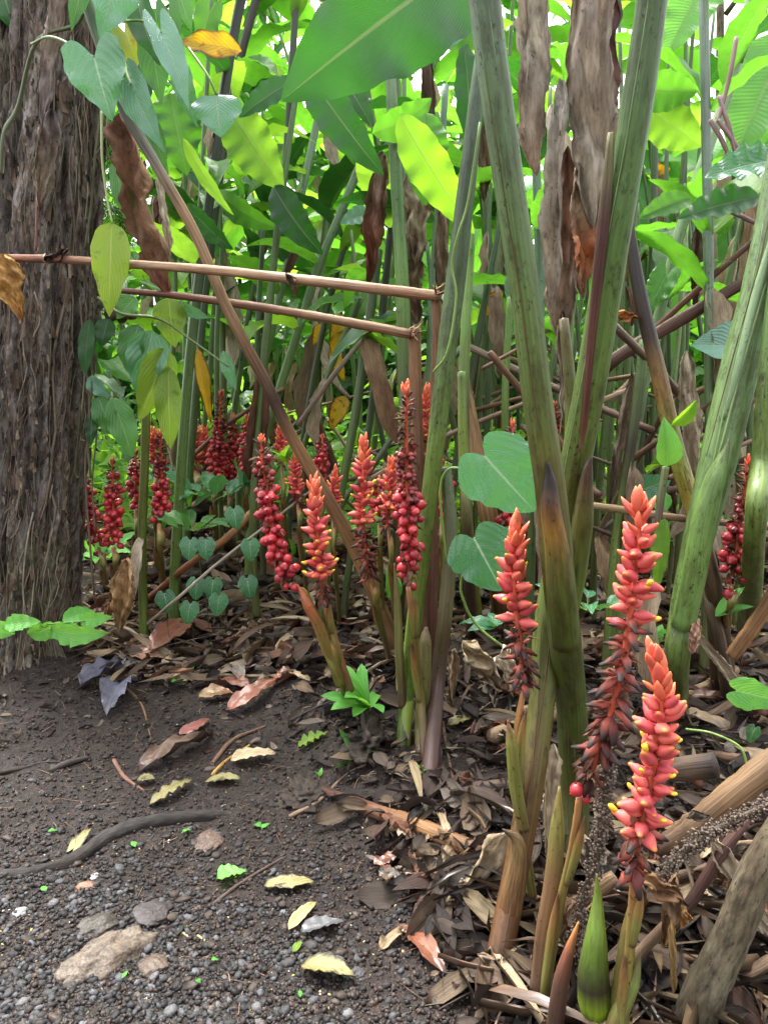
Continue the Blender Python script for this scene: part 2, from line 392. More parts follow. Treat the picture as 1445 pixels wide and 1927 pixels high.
M_wetdead = fibre_mat('wet_dead_leaf', streak=0.45, spots=0.3, rough=0.34, coat=0.2, trans=0.05, bump=0.5, fs=(200, 200, 16), blotch=0.3)
M_bark = fibre_mat('bark', streak=0.95, spots=0.75, rough=0.8, bump=1.0, fs=(130, 130, 40), blotch=0.7, spot_col=(0.012, 0.009, 0.007))
M_root = fibre_mat('root', streak=0.5, spots=0.3, rough=0.75, bump=0.6, fs=(300, 300, 22), blotch=0.4)
M_stone = fibre_mat('stone', streak=0.75, spots=0.6, rough=0.55, bump=1.0, fs=(170, 170, 170), blotch=0.6)
M_mud = fibre_mat('mossy_wood', streak=0.9, spots=0.8, rough=0.8, bump=1.0, fs=(120, 120, 120), blotch=0.7)
LG = dict(veins=38.0, vslope=0.55, vamp=0.38, rough=0.29, spec=0.75)
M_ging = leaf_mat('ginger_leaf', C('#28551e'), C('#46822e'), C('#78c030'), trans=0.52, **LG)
M_gdark = leaf_mat('dark_ginger_leaf', C('#163a1c'), C('#2c602e'), C('#3f8422'), trans=0.32, **LG)  # shaded copy of the ginger leaf, shade put into its darker green
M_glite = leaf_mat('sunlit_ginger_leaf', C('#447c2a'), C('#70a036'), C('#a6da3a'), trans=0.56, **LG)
M_glow = leaf_mat('backlit_leaf', C('#5f9a2c'), C('#84b438'), C('#9cd62e'), trans=0.6, veins=26, vslope=0.5)
M_wet = leaf_mat('wet_heart_leaf', C('#386e4a'), C('#5a9468'), C('#62ac48'), trans=0.24, rough=0.25, veins=7.0, vslope=0.55, drops=1.0, rib=C('#a8c8a0'), vamp=0.7, spec=0.9)
M_vine = leaf_mat('vine_leaf', C('#33692e'), C('#568f45'), C('#68a838'), trans=0.32, rough=0.33, veins=7.0, vslope=0.6, drops=0.5, rib=C('#8fb870'), spec=0.6)
M_yel = leaf_mat('yellow_green_leaf', C('#6f9434'), C('#94ac3e'), C('#98bc38'), trans=0.42, veins=8.0, vslope=0.6, blotch=(C('#557a2a'), 0.6), rib=C('#c9cf7c'))
M_yellow = leaf_mat('yellow_leaf', C('#c99a1e'), C('#dcae2c'), C('#f0b820'), trans=0.5, veins=10.0, blotch=(C('#8a5a1c'), 0.8), edge=C('#6a4520'))
M_sick = leaf_mat('browning_leaf', C('#6f8a20'), C('#a8a82c'), C('#c6cc30'), trans=0.5, blotch=(C('#9a6a1c'), 0.7), edge=C('#7a5024'), **LG)
M_banana = leaf_mat('banana_leaf', C('#3f7a3a'), C('#6aa84e'), C('#7cbc4c'), trans=0.5, veins=34.0, vslope=0.10, vamp=0.35)
M_blue = leaf_mat('bluish_wet_leaf', C('#4a7f62'), C('#6f9c88'), C('#6fb85a'), trans=0.2, rough=0.24, veins=12.0, vslope=0.5, drops=0.7, spec=0.8)
M_fresh = leaf_mat('fresh_leaf', C('#4f9a3a'), C('#79c25c'), C('#9fdc4c'), trans=0.35, rough=0.3, veins=10.0, vslope=0.5, drops=0.6, rib=C('#a3d08c'))
M_path = leaf_mat('yellowed_fallen_leaf', C('#7a7144'), C('#989060'), C('#948c48'), trans=0.12, rough=0.45, veins=9.0, blotch=(C('#3b3322'), 0.95), edge=C('#3f3828'))
GREENISH = [M_ging, M_ging, M_gdark, M_glite]
M_bud = fruit_mat('coral_bud', C('#bc4048'), C('#dc685c'), tip=(C('#d8803c'), 0.78, 1.0), rough=0.5, coat=0.08, sss=0.2, dirt=0.5)
M_tipb = fruit_mat('orange_bract', C('#d25442'), C('#e2744e'), tip=(C('#f0b070'), 0.75, 1.1), rough=0.5, coat=0.05, sss=0.2, dirt=0.4)
M_gold = fruit_mat('yellow_petal', C('#f0b818'), C('#f4c838'), rough=0.35, coat=0.2)
M_berry = fruit_mat('red_berry', C('#8e1628'), C('#c03038'), tip=(C('#2a0f0c'), 0.93, 0.98), rough=0.36, coat=0.3, dirt=0.3)
M_dberry = fruit_mat('dark_berry', C('#6a1420'), C('#9c2c2c'), tip=(C('#1c0c0a'), 0.85, 0.97), rough=0.35, coat=0.3)
M_husk = fruit_mat('withered_husk', C('#5a1f1c'), C('#a04a3a'), tip=(C('#1f130f'), 0.35, 0.8), rough=0.6, coat=0.05, dirt=0.6)
M_dhusk = fruit_mat('dried_husk', C('#3f1d16'), C('#6f3424'), tip=(C('#150d0a'), 0.5, 0.95), rough=0.65, coat=0.0, dirt=0.6)

# soil
def soil_mat():
    g = NT('soil')
    co = g.t.nodes.new('ShaderNodeNewGeometry').outputs['Position']
    a = g.noise(co, 2.2, 4); b = g.noise(co, 38.0, 5, 0.7); c = g.noise(co, 210.0, 3, 0.7); f = g.noise(g.vscale(co, (260, 70, 200)), 1.0, 3, 0.6, 1.5)
    col = g.mix(g.ramp(a, 0.35, 0.65), C('#2b211c'), C('#352d29'))
    col = g.mix(g.ramp(b, 0.35, 0.68), g.mix(1.0, col, (0.24, 0.22, 0.22), 'MULTIPLY'), g.mix(1.0, col, (1.15, 1.1, 1.1), 'MULTIPLY'))
    col = g.mix(g.math('MULTIPLY', g.ramp(f, 0.56, 0.75), 0.55), col, C('#7c6558'))
    col = g.mix(g.math('MULTIPLY', g.ramp(c, 0.62, 0.74), 0.5), col, C('#8c8478'))
    sx = g.t.nodes.new('ShaderNodeSeparateXYZ'); g.t.links.new(co, sx.inputs[0])
    far = g.ramp(sx.outputs[1], 4.5, 8.0)
    gr = g.mix(g.ramp(g.noise(co, 5.0, 4), 0.4, 0.6), C('#3c4a1c'), C('#5c7a28'))
    col = g.mix(g.math('MULTIPLY', far, 0.7), col, gr)
    h = g.math('ADD', g.math('MULTIPLY', b, 1.0), g.math('MULTIPLY', c, 0.35)); h = g.math('ADD', h, g.math('MULTIPLY', f, 0.35))
    bp = g.n('Bump', {'Strength': 1.0, 'Distance': 0.010, 'Height': h})
    pr = g.n('BsdfPrincipled', {'Base Color': col, 'Roughness': g.math('ADD', 0.42, g.math('MULTIPLY', b, 0.5)), 'Normal': bp, 'Specular IOR Level': 0.35})
    return g.finish(pr)
M_soil = soil_mat()
def plain_col(name, rough=0.6, coat=0.0, spec=0.4):
    g = NT(name); col = g.n('Attribute', out=0, attribute_name='Col')
    co = g.t.nodes.new('ShaderNodeNewGeometry').outputs['Position']; nz = g.noise(co, 300.0, 3)
    c = g.mix(g.ramp(nz, 0.35, 0.65), g.mix(1.0, col, (0.6, 0.6, 0.6), 'MULTIPLY'), col)
    bp = g.n('Bump', {'Strength': 0.4, 'Distance': 0.001, 'Height': nz})
    return g.finish(g.n('BsdfPrincipled', {'Base Color': c, 'Roughness': rough, 'Coat Weight': coat, 'Normal': bp, 'Specular IOR Level': spec}))
M_peb = plain_col('wet_gravel', 0.68, 0.0, 0.3); M_lit = plain_col('litter', 0.6); 

# ================================================================ ground
def axis(lo, hi, step, far, g=1.16):
    a = list(np.arange(lo, hi, step)); s = step; x = a[-1]
    while x < far: s *= g; x += s; a.append(x)
    s = step; x = a[0]
    b = []
    while x > -far: s *= g; x -= s; b.append(x)
    return np.array(b[::-1]+a)
gx = axis(-1.3, 1.5, 0.014, 140); gy = axis(0.7, 3.7, 0.014, 160)
XX, YY = np.meshgrid(gx, gy); nr_, nc_ = XX.shape
GV = np.stack([XX, YY, gh(XX, YY)], 2).reshape(-1, 3)
idx = np.arange(nr_*nc_).reshape(nr_, nc_)
GF = np.stack([idx[:-1, :-1], idx[:-1, 1:], idx[1:, 1:], idx[1:, :-1]], 2).reshape(-1, 4)
ground = link(bpy.data.objects.new('ground', mk_mesh('ground', GV, GF, GV, None, M_soil))); tag(ground, kind='structure')

def ico(sub=1):
    import bmesh
    b = bmesh.new(); bmesh.ops.create_icosphere(b, subdivisions=sub, radius=1.0)
    V = np.array([v.co[:] for v in b.verts]); Fc = np.array([[v.index for v in f.verts] for f in b.faces]); b.free(); return V, Fc
IV1, IF1 = ico(1); IV2, IF2 = ico(2); IV3, IF3 = ico(3); IV4, IF4 = ico(5)
def scatter_blobs(name, N, sampler, size, colf, mat, flat=0.6, iv=IV1, if_=IF1, sink=0.2, jitter=0.25):
    """thousands of small lumps in one mesh; sampler(n)->x,y"""
    x, y = sampler(N); n = len(x); s = size(x, y, n); z = gh(x, y)
    k = len(iv); rot = RN.rand(n)*6.283
    base = iv[None]*(1+jitter*(RN.rand(n, k, 1)-0.5)*2)
    sc_ = np.stack([s*(0.8+0.5*RN.rand(n)), s*(0.65+0.3*RN.rand(n)), s*flat*(0.7+0.6*RN.rand(n))], 1)
    v = base*sc_[:, None]
    c, sn = np.cos(rot)[:, None], np.sin(rot)[:, None]
    vx = v[..., 0]*c-v[..., 1]*sn; vy = v[..., 0]*sn+v[..., 1]*c; vz = v[..., 2]
    tilt = (RN.rand(n)-0.5)[:, None]*0.9; vz = vz+vx*tilt
    V = np.stack([vx+x[:, None], vy+y[:, None], vz+(z+s*flat*(1-sink)*0.6)[:, None]], 2)
    Fc = (if_[None]+(np.arange(n)*k)[:, None, None]).reshape(-1, 3)
    col = np.repeat(colf(x, y, n), k, axis=0)
    me = mk_mesh(name, V.reshape(-1, 3), Fc, V.reshape(-1, 3), col, mat)
    return tag(link(bpy.data.objects.new(name, me)), kind='stuff')
def palette(cols, w=None):
    A = np.array(cols)
    def f(x, y, n):
        i = RN.choice(len(A), n, p=w); return A[i]*(0.7+0.6*RN.rand(n, 1))
    return f
def px_sampler(x0, x1, y0, y1, dens):
    """ground points under a picture window, thinned by dens(px,py)"""
    def f(n):
        px = x0+(x1-x0)*RN.rand(n*3); py = y0+(y1-y0)*RN.rand(n*3)
        keep = RN.rand(n*3) < dens(px, py); px = px[keep][:n]; py = py[keep][:n]
        a = (px-CW)/F; v = (CH-py)/F; dy = math.cos(PITCH)+v*math.sin(PITCH); dz = -math.sin(PITCH)+v*math.cos(PITCH)
        t = CAMH/(-dz)
        for _ in range(4): t = (CAMH-gh(a*t, dy*t))/(-dz)
        return a*t, dy*t
    return f
# gravel on the path: densest at the lower left of the path
def gdens(px, py):
    d = sstep(1500, 1760, py)*sstep(860, 300, px+ (1927-py)*0.5)*np.clip(.75+2.2*vnoise(px/60., py/28.), .12, 1)
    return np.clip(d*1.1+0.02+0.08*sstep(1400, 1700, py)*(px < 800), 0, 1)*(px < 860)
def gsize(x, y, n): return 0.0026+0.0062*RN.rand(n)**2.6+0.0010*RN.rand(n)
o = scatter_blobs('gravel', 9000, px_sampler(-150, 1000, 1380, 2150, gdens), gsize,
    palette([C('#302f2f'), C('#3e3f41'), C('#23201f'), C('#56575b'), C('#362e29'), C('#544a42')], [.3, .22, .25, .08, .1, .05]), M_peb, 0.55, jitter=0.30, sink=0.5)
tag(o, 'small grey wet gravel strewn over the dark path at lower left', 'gravel')
o = scatter_blobs('gravel', 420, px_sampler(-150, 900, 1440, 2150, lambda a, b: gdens(a, b)*.8+.15*(a < 700)), lambda x, y, n: .0065+.0065*RN.rand(n)**2, palette([C('#343231'), C('#474749'), C('#262423'), C('#5c5b5c'), C('#40362f')]), M_peb, .5, iv=IV2, if_=IF2, jitter=.16, sink=.7)
tag(o, 'larger rounded pebbles scattered through the fine gravel of the path', 'gravel')
o = scatter_blobs('soil_clods', 900, px_sampler(-150, 1000, 1260, 2150, lambda a, b: np.full(a.shape, .7)), lambda x, y, n: .004+.009*RN.rand(n)**3, palette([C('#30251f'), C('#3a2e28'), C('#251d19')]), M_lit, .5, iv=IV2, if_=IF2, jitter=.35, sink=.8)
tag(o, 'damp clods of dark soil on the path and slope', 'soil')
o = scatter_blobs('soil_crumbs', 40000, px_sampler(-200, 1500, 1240, 2200, lambda a, b: np.full(a.shape, 0.8)),
    lambda x, y, n: 0.0013+0.0050*RN.rand(n)**3.2, palette([C('#271e19'), C('#352a25'), C('#1b1512'), C('#463931')]), M_lit, 0.8)
tag(o, 'dark crumbly soil covering the path and bank', 'soil')
o = scatter_blobs('pale_crumbs', 1000, px_sampler(-200, 1400, 1240, 2200, lambda a, b: np.full(a.shape, 0.8)),
    lambda x, y, n: 0.0015+0.0022*RN.rand(n), palette([C('#b8a878'), C('#c89a5a'), C('#8a9a50'), C('#c9c3b5')]), M_lit, 0.35)
tag(o, 'tiny pale seeds and petals sprinkled over the dark soil', 'seeds')

def stone(px, py, w, h, col, name, label, cat='stone', group=None, rotz=0.0, seed=1, long=1.0, knob=0.0, mat=None):
    g = G(px, py); s = w*0.5*pxm(px, py, g.y); rs = np.random.RandomState(seed)
    V = IV4.copy()
    for k in range(5):
        d = rs.randn(3); V *= (1+0.10/(k*0.6+1)*np.sin(V@d*(1.6+k*1.4)+rs.rand()*6))[:, None]
    V *= (1+0.10*vnoise(V[:, 0]*4+seed, V[:, 1]*4+V[:, 2]*3)+0.06*vnoise(V[:, 0]*11+seed, V[:, 1]*11+V[:, 2]*9))[:, None]
    if knob: V *= (1+knob*vnoise(V[:, 0]*2.6+seed, V[:, 1]*2.6+V[:, 2]*4)+knob*0.8*vnoise(V[:, 0]*6+seed, V[:, 2]*7+V[:, 1]*3))[:, None]
    V *= np.array([s, s*h/w*1.5, s*0.42*long]); c, sn = math.cos(rotz), math.sin(rotz)
    V = np.stack([V[:, 0]*c-V[:, 1]*sn, V[:, 0]*sn+V[:, 1]*c, V[:, 2]], 1)
    K = np.array(col)*(0.75+0.5*rs.rand(len(V), 1))
    me = mk_mesh(name, V, IF4, V, K, mat or M_stone)
    return tag(link(bpy.data.objects.new(name, me), None, (g.x, g.y, g.z+s*0.02)), label, cat, group)
GS = 'stones half sunk in the path'
stone(430*0.43, 1500*0.43+1098, 66, 48, C('#3d3833'), 'stone', 'round grey-brown stone sunk in gravel, left of the large angular stone', group=GS, seed=3)
stone(202, 1810, 165, 60, C('#5c5248'), 'stone', 'largest tan angular stone slab half buried in the gravel', group=GS, rotz=0.75, seed=8)
stone(287, 1822, 62, 42, C('#4c4037'), 'stone', 'small brownish round stone just right of the largest slab', group=GS, seed=5)
stone(278, 1722, 78, 50, C('#3a3536'), 'stone', 'dark purplish flat stone above the largest slab', group=GS, rotz=0.7, seed=6)
stone(395, 1580, 48, 46, C('#5a4a42'), 'stone', 'reddish-brown stone touching the right end of the thick root', group=GS, seed=9)
stone(160, 1670, 38, 20, C('#7a5848'), 'stone', 'small rusty flat chip of stone under the left part of the thick root', group=GS, seed=10)
stone(36, 1718, 28, 20, C('#7c7f84'), 'stone', 'pale grey pebble at the left edge of the gravel', group=GS, seed=11)
stone(672, 1832, 32, 22, C('#3c3b40'), 'stone', 'dark square pebble above the pale yellow mottled leaf', group=GS, seed=12)
stone(228, 1840, 22, 17, C('#6b7078'), 'stone', 'blue-grey pebble between slab and small round stone', group=GS, seed=13)
stone(535, 1716, 20, 16, C('#6b737c'), 'stone', 'lone blue-grey pebble below the long yellow leaf', group=GS, seed=14)
stone(281, 1878, 26, 20, C('#565a60'), 'stone', 'dark grey pebble below the small brownish round stone', group=GS, seed=15)
stone(463, 1573, 20, 16, C('#7a8088'), 'stone', 'light grey pebble just right of the thick root end', group=GS, seed=16)
stone(178, 1650, 16, 13, C('#8d939c'), 'stone', 'pale bluish pebble just beneath the middle of the thick root', group=GS, seed=17)

# ================================================================ litter (uncountable part)
def scraps(name, N, sampler, cols, lab, cat, smin=0.006, smax=0.05, lift=0.02, elong=3.0, pw=None, mat=None, curl=0.35):
    x, y = sampler(N); n = len(x); z = gh(x, y)
    nr, nc = 5, 3; t = np.linspace(0, 1, nr)[:, None]*np.ones((1, nc)); s = np.ones((nr, 1))*np.linspace(-1, 1, nc)[None]
    w = np.maximum(np.sin(np.pi*t**0.8)**0.8, 0.05)
    L = (smin+(smax-smin)*RN.rand(n)**1.8)[:, None, None]; W = L/(elong*(0.6+0.9*RN.rand(n)))[:, None, None]
    lx = (s*w)[None]*W*0.5; ly = (t-0.5)[None]*L
    lz = curl*W*np.abs(s)[None]*(RN.rand(n)[:, None, None]*1.6-0.2)+L*0.25*(RN.rand(n)-0.3)[:, None, None]*(4*t*(1-t))[None]+0.12*W*(RN.rand(n, nr, nc)-0.5)
    a = RN.rand(n)[:, None, None]*6.283; p = (RN.rand(n)-0.35)[:, None, None]*0.9; r = (RN.rand(n)-0.5)[:, None, None]*1.6
    x1 = lx*np.cos(r)+lz*np.sin(r); z1 = -lx*np.sin(r)+lz*np.cos(r)
    y1 = ly*np.cos(p)-z1*np.sin(p); z2 = ly*np.sin(p)+z1*np.cos(p)
    x2 = x1*np.cos(a)-y1*np.sin(a); y2 = x1*np.sin(a)+y1*np.cos(a)
    gz = gh(x2+x[:, None, None], y2+y[:, None, None])
    V = np.stack([x2+x[:, None, None], y2+y[:, None, None], np.maximum(z2+z[:, None, None]+(lift*RN.rand(n)**2)[:, None, None], gz+0.001)], 3)
    k = nr*nc; Fc = (grid_faces(nr, nc)[None]+(np.arange(n)*k)[:, None, None]).reshape(-1, 3)
    A = np.array(cols); col = A[RN.choice(len(A), n, p=pw)]*(0.6+0.7*RN.rand(n, 1))
    col = np.repeat(col, k, axis=0)*(0.85+0.3*RN.rand(n*k, 1))
    rest = np.stack([np.broadcast_to(lx, V.shape[:3]), np.zeros(V.shape[:3]), np.broadcast_to(ly, V.shape[:3])+RN.rand(n)[:, None, None]*3], 3)
    me = mk_mesh(name, V.reshape(-1, 3), Fc, rest.reshape(-1, 3), col, mat or M_dry)
    return tag(link(bpy.data.objects.new(name, me)), lab, cat, kind='stuff')
def twigs(name, N, sampler, cols, lab, cat, lmin=0.03, lmax=0.3, rmax=0.004, lift=0.04, mat=None):
    x, y = sampler(N); mb = MB()
    for i in range(len(x)):
        L = lmin+(lmax-lmin)*RN.rand()**2; a = RN.rand()*6.283; dx, dy = math.cos(a)*L/2, math.sin(a)*L/2; b = RN.randn()*L*0.08
        z0 = ghs(x[i]-dx, y[i]-dy); z1 = ghs(x[i]+dx, y[i]+dy); zc = max(ghs(x[i], y[i]), (z0+z1)/2)
        r = rmax*(0.25+0.75*RN.rand()**2); k = RN.rand()*lift
        mb.tube([(x[i]-dx, y[i]-dy, z0+r*0.6+k*RN.rand()), (x[i]-b, y[i]+b, zc+r+k*0.6), (x[i]+dx, y[i]+dy, z1+r*0.6+k*RN.rand())], [r, r*0.9, r*0.5], 4, 6, [cols[RN.randint(len(cols))]], caps=False)
    return tag(mb.build(name, mat or M_brown, at=Vector((0, 2, 0))), lab, cat, kind='stuff')
BROWNS = [C('#5f5040'), C('#84725e'), C('#42342a'), C('#a8947a'), C('#5f4133'), C('#282120'), C('#745442'), C('#7c736c'), C('#4c3f35')]
DARKB = [C('#2a221e'), C('#3c322c'), C('#1c1715'), C('#5c4e42'), C('#3c2b23'), C('#6a6058')]
band = lambda a, b: sstep(1310, 1225, b+0.06*(a-400)*0)*np.where(a < 160, 0.15, 1.0)
scraps('leaf_litter', 5200, px_sampler(140, 1600, 1000, 1300, band), BROWNS, 'brown dead leaf litter carpeting the ground behind the path', 'leaf litter', 0.02, 0.17, 0.05, elong=2.3)
scraps('leaf_litter', 2200, px_sampler(550, 1700, 1250, 2150, lambda a, b: sstep(-60, 120, a-(600+(b-1420)*0.52))), DARKB+DARKB[:3]+BROWNS[:1], 'dark rotting leaf scraps over the bank at lower right', 'leaf litter', 0.015, 0.13, 0.035, elong=2.4)
scraps('leaf_litter', 420, px_sampler(-50, 700, 1270, 1480, lambda a, b: sstep(1480, 1290, b)), DARKB, 'sparse dark leaf scraps on the upper edge of the bare soil', 'leaf litter', 0.008, 0.05, 0.005)
scraps('leaf_litter', 5200, px_sampler(-100, 1700, 905, 1060, lambda a, b: np.full(a.shape, 0.9)), BROWNS+[C('#a89878')], 'pale brown litter far behind under the ginger thicket', 'leaf litter', 0.06, 0.30, 0.12)
scraps('strip_litter', 700, px_sampler(180, 1600, 1080, 1330, band), [C('#94846c'), C('#7c6c58'), C('#5a4a3e'), C('#b0a088')], 'long pale dry leaf strips over the litter behind the path', 'leaf litter', 0.10, 0.34, 0.06, elong=8.0)
scraps('strip_litter', 240, px_sampler(760, 1700, 1250, 2150, lambda a, b: sstep(-20, 160, a-(640+(b-1420)*0.52))), [C('#75674f'), C('#54463a'), C('#8f8068'), C('#3c302a')], 'long dry leaf strips over the bank at lower right', 'leaf litter', 0.06, 0.22, 0.05, elong=7.0)
scraps('wet_litter', 1100, px_sampler(180, 1600, 1120, 1320, band), [C('#5a5458'), C('#6a4c42'), C('#3a3434'), C('#7c6a60')], 'wet shiny dark leaves among the litter', 'leaf litter', 0.03, 0.11, 0.05, mat=M_wetdead, elong=2.2)
scraps('shredded_stalks', 320, px_sampler(760, 1700, 1250, 2150, lambda a, b: sstep(-20, 160, a-(640+(b-1420)*0.52))), [C('#4a3c30'), C('#5f4c3e'), C('#2e2520'), C('#705e48')], 'long dark shredded stalks and fibres over the bank at lower right', 'stalks', 0.10, 0.34, 0.06, elong=19.0, mat=M_wetdead, curl=.9)
twigs('twig_litter', 750, px_sampler(150, 1700, 1000, 1310, band), BROWNS, 'thin dry sticks among the leaf litter behind the path', 'twigs', 0.05, 0.45, 0.006, 0.05)
twigs('twig_litter', 620, px_sampler(520, 1700, 1280, 2150, lambda a, b: sstep(-60, 160, a-(600+(b-1420)*0.52))), DARKB+BROWNS, 'thin sticks and fibres on the bank at lower right', 'twigs', 0.02, 0.26, 0.0035, 0.03)
twigs('root_fibres', 1500, px_sampler(-100, 900, 1260, 2050, lambda a, b: sstep(1750, 1300, b)+0.1), [C('#5b463c'), C('#7c6455'), C('#2f2520'), C('#8d7460')], 'fine rootlets and fibres lying on the bare dark soil', 'fibres', 0.008, 0.07, 0.0011, 0.003, M_root)
# ================================================================ palm-like trunk at the left
def saw_r(r, n, k, amp):
    t = np.linspace(0, 1, n); base = np.interp(t, np.linspace(0, 1, len(r)), r)
    return base*(1+amp*(1-((t*k+U(0, 1)) % 1.0)))
tb = G(34, 1290); TY = 2.78
trunk_root = thing('forest_tree', (tb.x, TY, ghs(tb.x, TY)), 'thick dark rough-barked tree trunk wrapped in thin aerial roots at the left edge', 'tree')
def trunk_center(z):
    # from the picture: the trunk leans slightly right going up
    a = P(30, 1290, TY); b = P(112, 40, TY); f = (z-a.z)/(b.z-a.z); return a.x+(b.x-a.x)*f, TY+0.02*math.sin(z*2)
def trunk_r(z): return 0.148+0.030*math.exp(-max(z, 0)*2.2)+0.07*math.exp(-max(z-0.0, 0)*9)+0.03*max(0, 1-abs(z-1.3)/1.3)
def tdisp(th, z):
    c, s = np.cos(th)*2.3, np.sin(th)*2.3
    return (0.030*np.abs(vnoise(c*2.2+11, s*2.2+z*1.4))+0.055*vnoise(c*1.3+z*0.8, s*1.3+z*2.1)+0.05*vnoise(c*3.1+z*0.4+7, s*3.1+z*3.5)+0.034*vnoise(c*8+3, s*8+z*9)+0.022*vnoise(c*20, s*20+z*17))
nz, nth = 300, 120; V = []; K = []; Rr = []
zs = np.linspace(-0.12, 3.2, nz); th = np.arange(nth)*2*math.pi/nth
for z in zs:
    cx, cy = trunk_center(z); dsp = tdisp(th, z); r = trunk_r(z)+dsp
    V.append(np.stack([cx+np.cos(th)*r, cy+np.sin(th)*r, np.full(nth, z)], 1))
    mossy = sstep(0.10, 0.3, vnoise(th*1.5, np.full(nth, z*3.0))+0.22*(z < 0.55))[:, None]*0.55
    c = np.array(C('#585350'))*np.clip(1.0+36*np.clip(dsp, -0.05, 0.06), .07, 2.4)[:, None]  # crevice shade painted in: hollows of the bark darkened, ridges paled
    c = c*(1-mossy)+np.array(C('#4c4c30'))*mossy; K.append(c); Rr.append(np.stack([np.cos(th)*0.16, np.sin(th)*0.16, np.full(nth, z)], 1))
V = np.concatenate(V); idx = np.arange(nz*nth).reshape(nz, nth); i2 = np.roll(idx, -1, axis=1)
TF = np.stack([idx[:-1], i2[:-1], i2[1:], idx[1:]], 2).reshape(-1, 4)
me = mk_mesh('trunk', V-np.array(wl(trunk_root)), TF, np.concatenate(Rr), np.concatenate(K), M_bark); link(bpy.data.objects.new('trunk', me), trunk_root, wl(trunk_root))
def trunk_pt(thv, z, off=0.004):
    cx, cy = trunk_center(z); r = trunk_r(z)+float(tdisp(np.array([thv]), z)[0])+off; return Vector((cx+math.cos(thv)*r, cy+math.sin(thv)*r, z))
RC = [C('#85796a'), C('#5c5046'), C('#9c9282'), C('#443a34'), C('#6c6a5a'), C('#7c6656')]
for i in range(270):                     # aerial roots that run down the bark
    a = -math.pi/2+U(-1.9, 1.9); z = U(0.15, 2.9); L = U(0.15, 0.75)*(1.6 if i % 9 == 0 else 1); n = 9; pts = []; w = U(-1, 1)*0.25
    for k in range(n):
        f = k/(n-1); a2 = a+w*f*L+0.05*math.sin(k*1.1+i)+U(-.035, .035); pts.append(trunk_pt(a2, max(-0.02, z-L*f), U(0.001, 0.010)))
    r = U(0.0012, 0.0040)*(1.9 if i % 9 == 0 else 1); c = RC[i % 6]
    MB().tube(pts, [r, r*0.9, r*0.6], 4, 12, [c, mixc(c, (0.03, 0.02, 0.02), 0.3)], caps=False).build('aerial_root', M_root, trunk_root)
mb = MB()
for i in range(2600):                    # the fine fuzz of root hairs
    a = -math.pi/2+U(-2.2, 2.2); z = U(0.0, 3.1); L = U(0.02, 0.14); p0 = trunk_pt(a, z, 0.003); p2 = trunk_pt(a+U(-.12, .12), max(-.02, z-L), U(0.0, 0.012)); p1 = (p0+p2)/2+Vector((U(-.012, .012), -U(0, .012), 0)); r = U(0.0005, 0.0012)
    mb.tube([p0, p1, p2], [r, r*0.6], 3, 5, [RC[i % 6]], caps=False)
tag(mb.build('root_hair', M_root, trunk_root), kind='stuff')
mb = MB()
for i in range(5200):                     # lifted bark flakes
    a = -math.pi/2+U(-2.0, 2.0); z = U(0.02, 3.0); p0 = trunk_pt(a, z, -0.002); n_ = Vector((math.cos(a), math.sin(a), 0)); e_ = U(.3, 1.1)*(1.5 if i % 12 == 0 else .6); tg = Vector((-math.sin(a), math.cos(a), 0)); q = [p0+n_*U(0, .012)*e_+tg*sx_*U(.003, .012)*e_+Vector((0, 0, sz_*U(.008, .034)*e_)) for sx_, sz_ in ((-1, -1), (1, -1), (1, 1), (-1, 1))]
    c = [C('#5a4c40'), C('#2a221d'), C('#7c6c5c'), C('#453a31'), C('#8a7c6c'), C('#3a3628')][i % 6]; mb.add(q, [(0, 1, 2), (0, 2, 3)], [(p.x, p.y, p.z) for p in q], c)
tag(mb.build('bark_flake', M_bark, trunk_root), kind='stuff')
# free-hanging aerial roots at the trunk's right side
for (x0, y0, x1, y1, w_, col) in [(150, 560, 178, 1120, 4, '#5d5246'), (165, 640, 172, 900, 5, '#4b4a30'), (148, 700, 160, 830, 3, '#6a6350'), (175, 720, 180, 1000, 3, '#544a3c'), (190, 210, 160, 470, 5, '#5a5a44'), (142, 770, 150, 900, 4, '#3a3a22')]:
    pts = [P(x0, y0, TY-0.1), P((x0+x1)/2+6, (y0+y1)/2-60, TY-0.16), P((x0+x1)/2-3, (y0+y1)/2+50, TY-0.15), P(x1, y1, TY-0.17)]
    MB().tube(pts, [w_*0.5*pxm(x0, y0, TY)], 5, 16, [C(col)]).build('aerial_root', M_root, trunk_root)
# tuft of dark fern-like debris beside the trunk, high up
mb = MB(); c0 = P(222, 300, 3.0)
for i in range(900):
    p0 = c0+Vector((R.gauss(0, .06), R.gauss(0, .05), R.gauss(0, .17))); d = Vector((R.gauss(0, 1), R.gauss(0, 1), R.gauss(-.6, .8))).normalized()*U(.02, .07); mb.tube([p0, p0+d*.5+Vector((0, 0, -.01)), p0+d], [0.0014, 0.0006], 3, 4, [C('#2c2a1e') if i % 3 else C('#4a4a34')], caps=False)
tag(mb.build('epiphyte_tuft', M_root, trunk_root), kind='stuff')

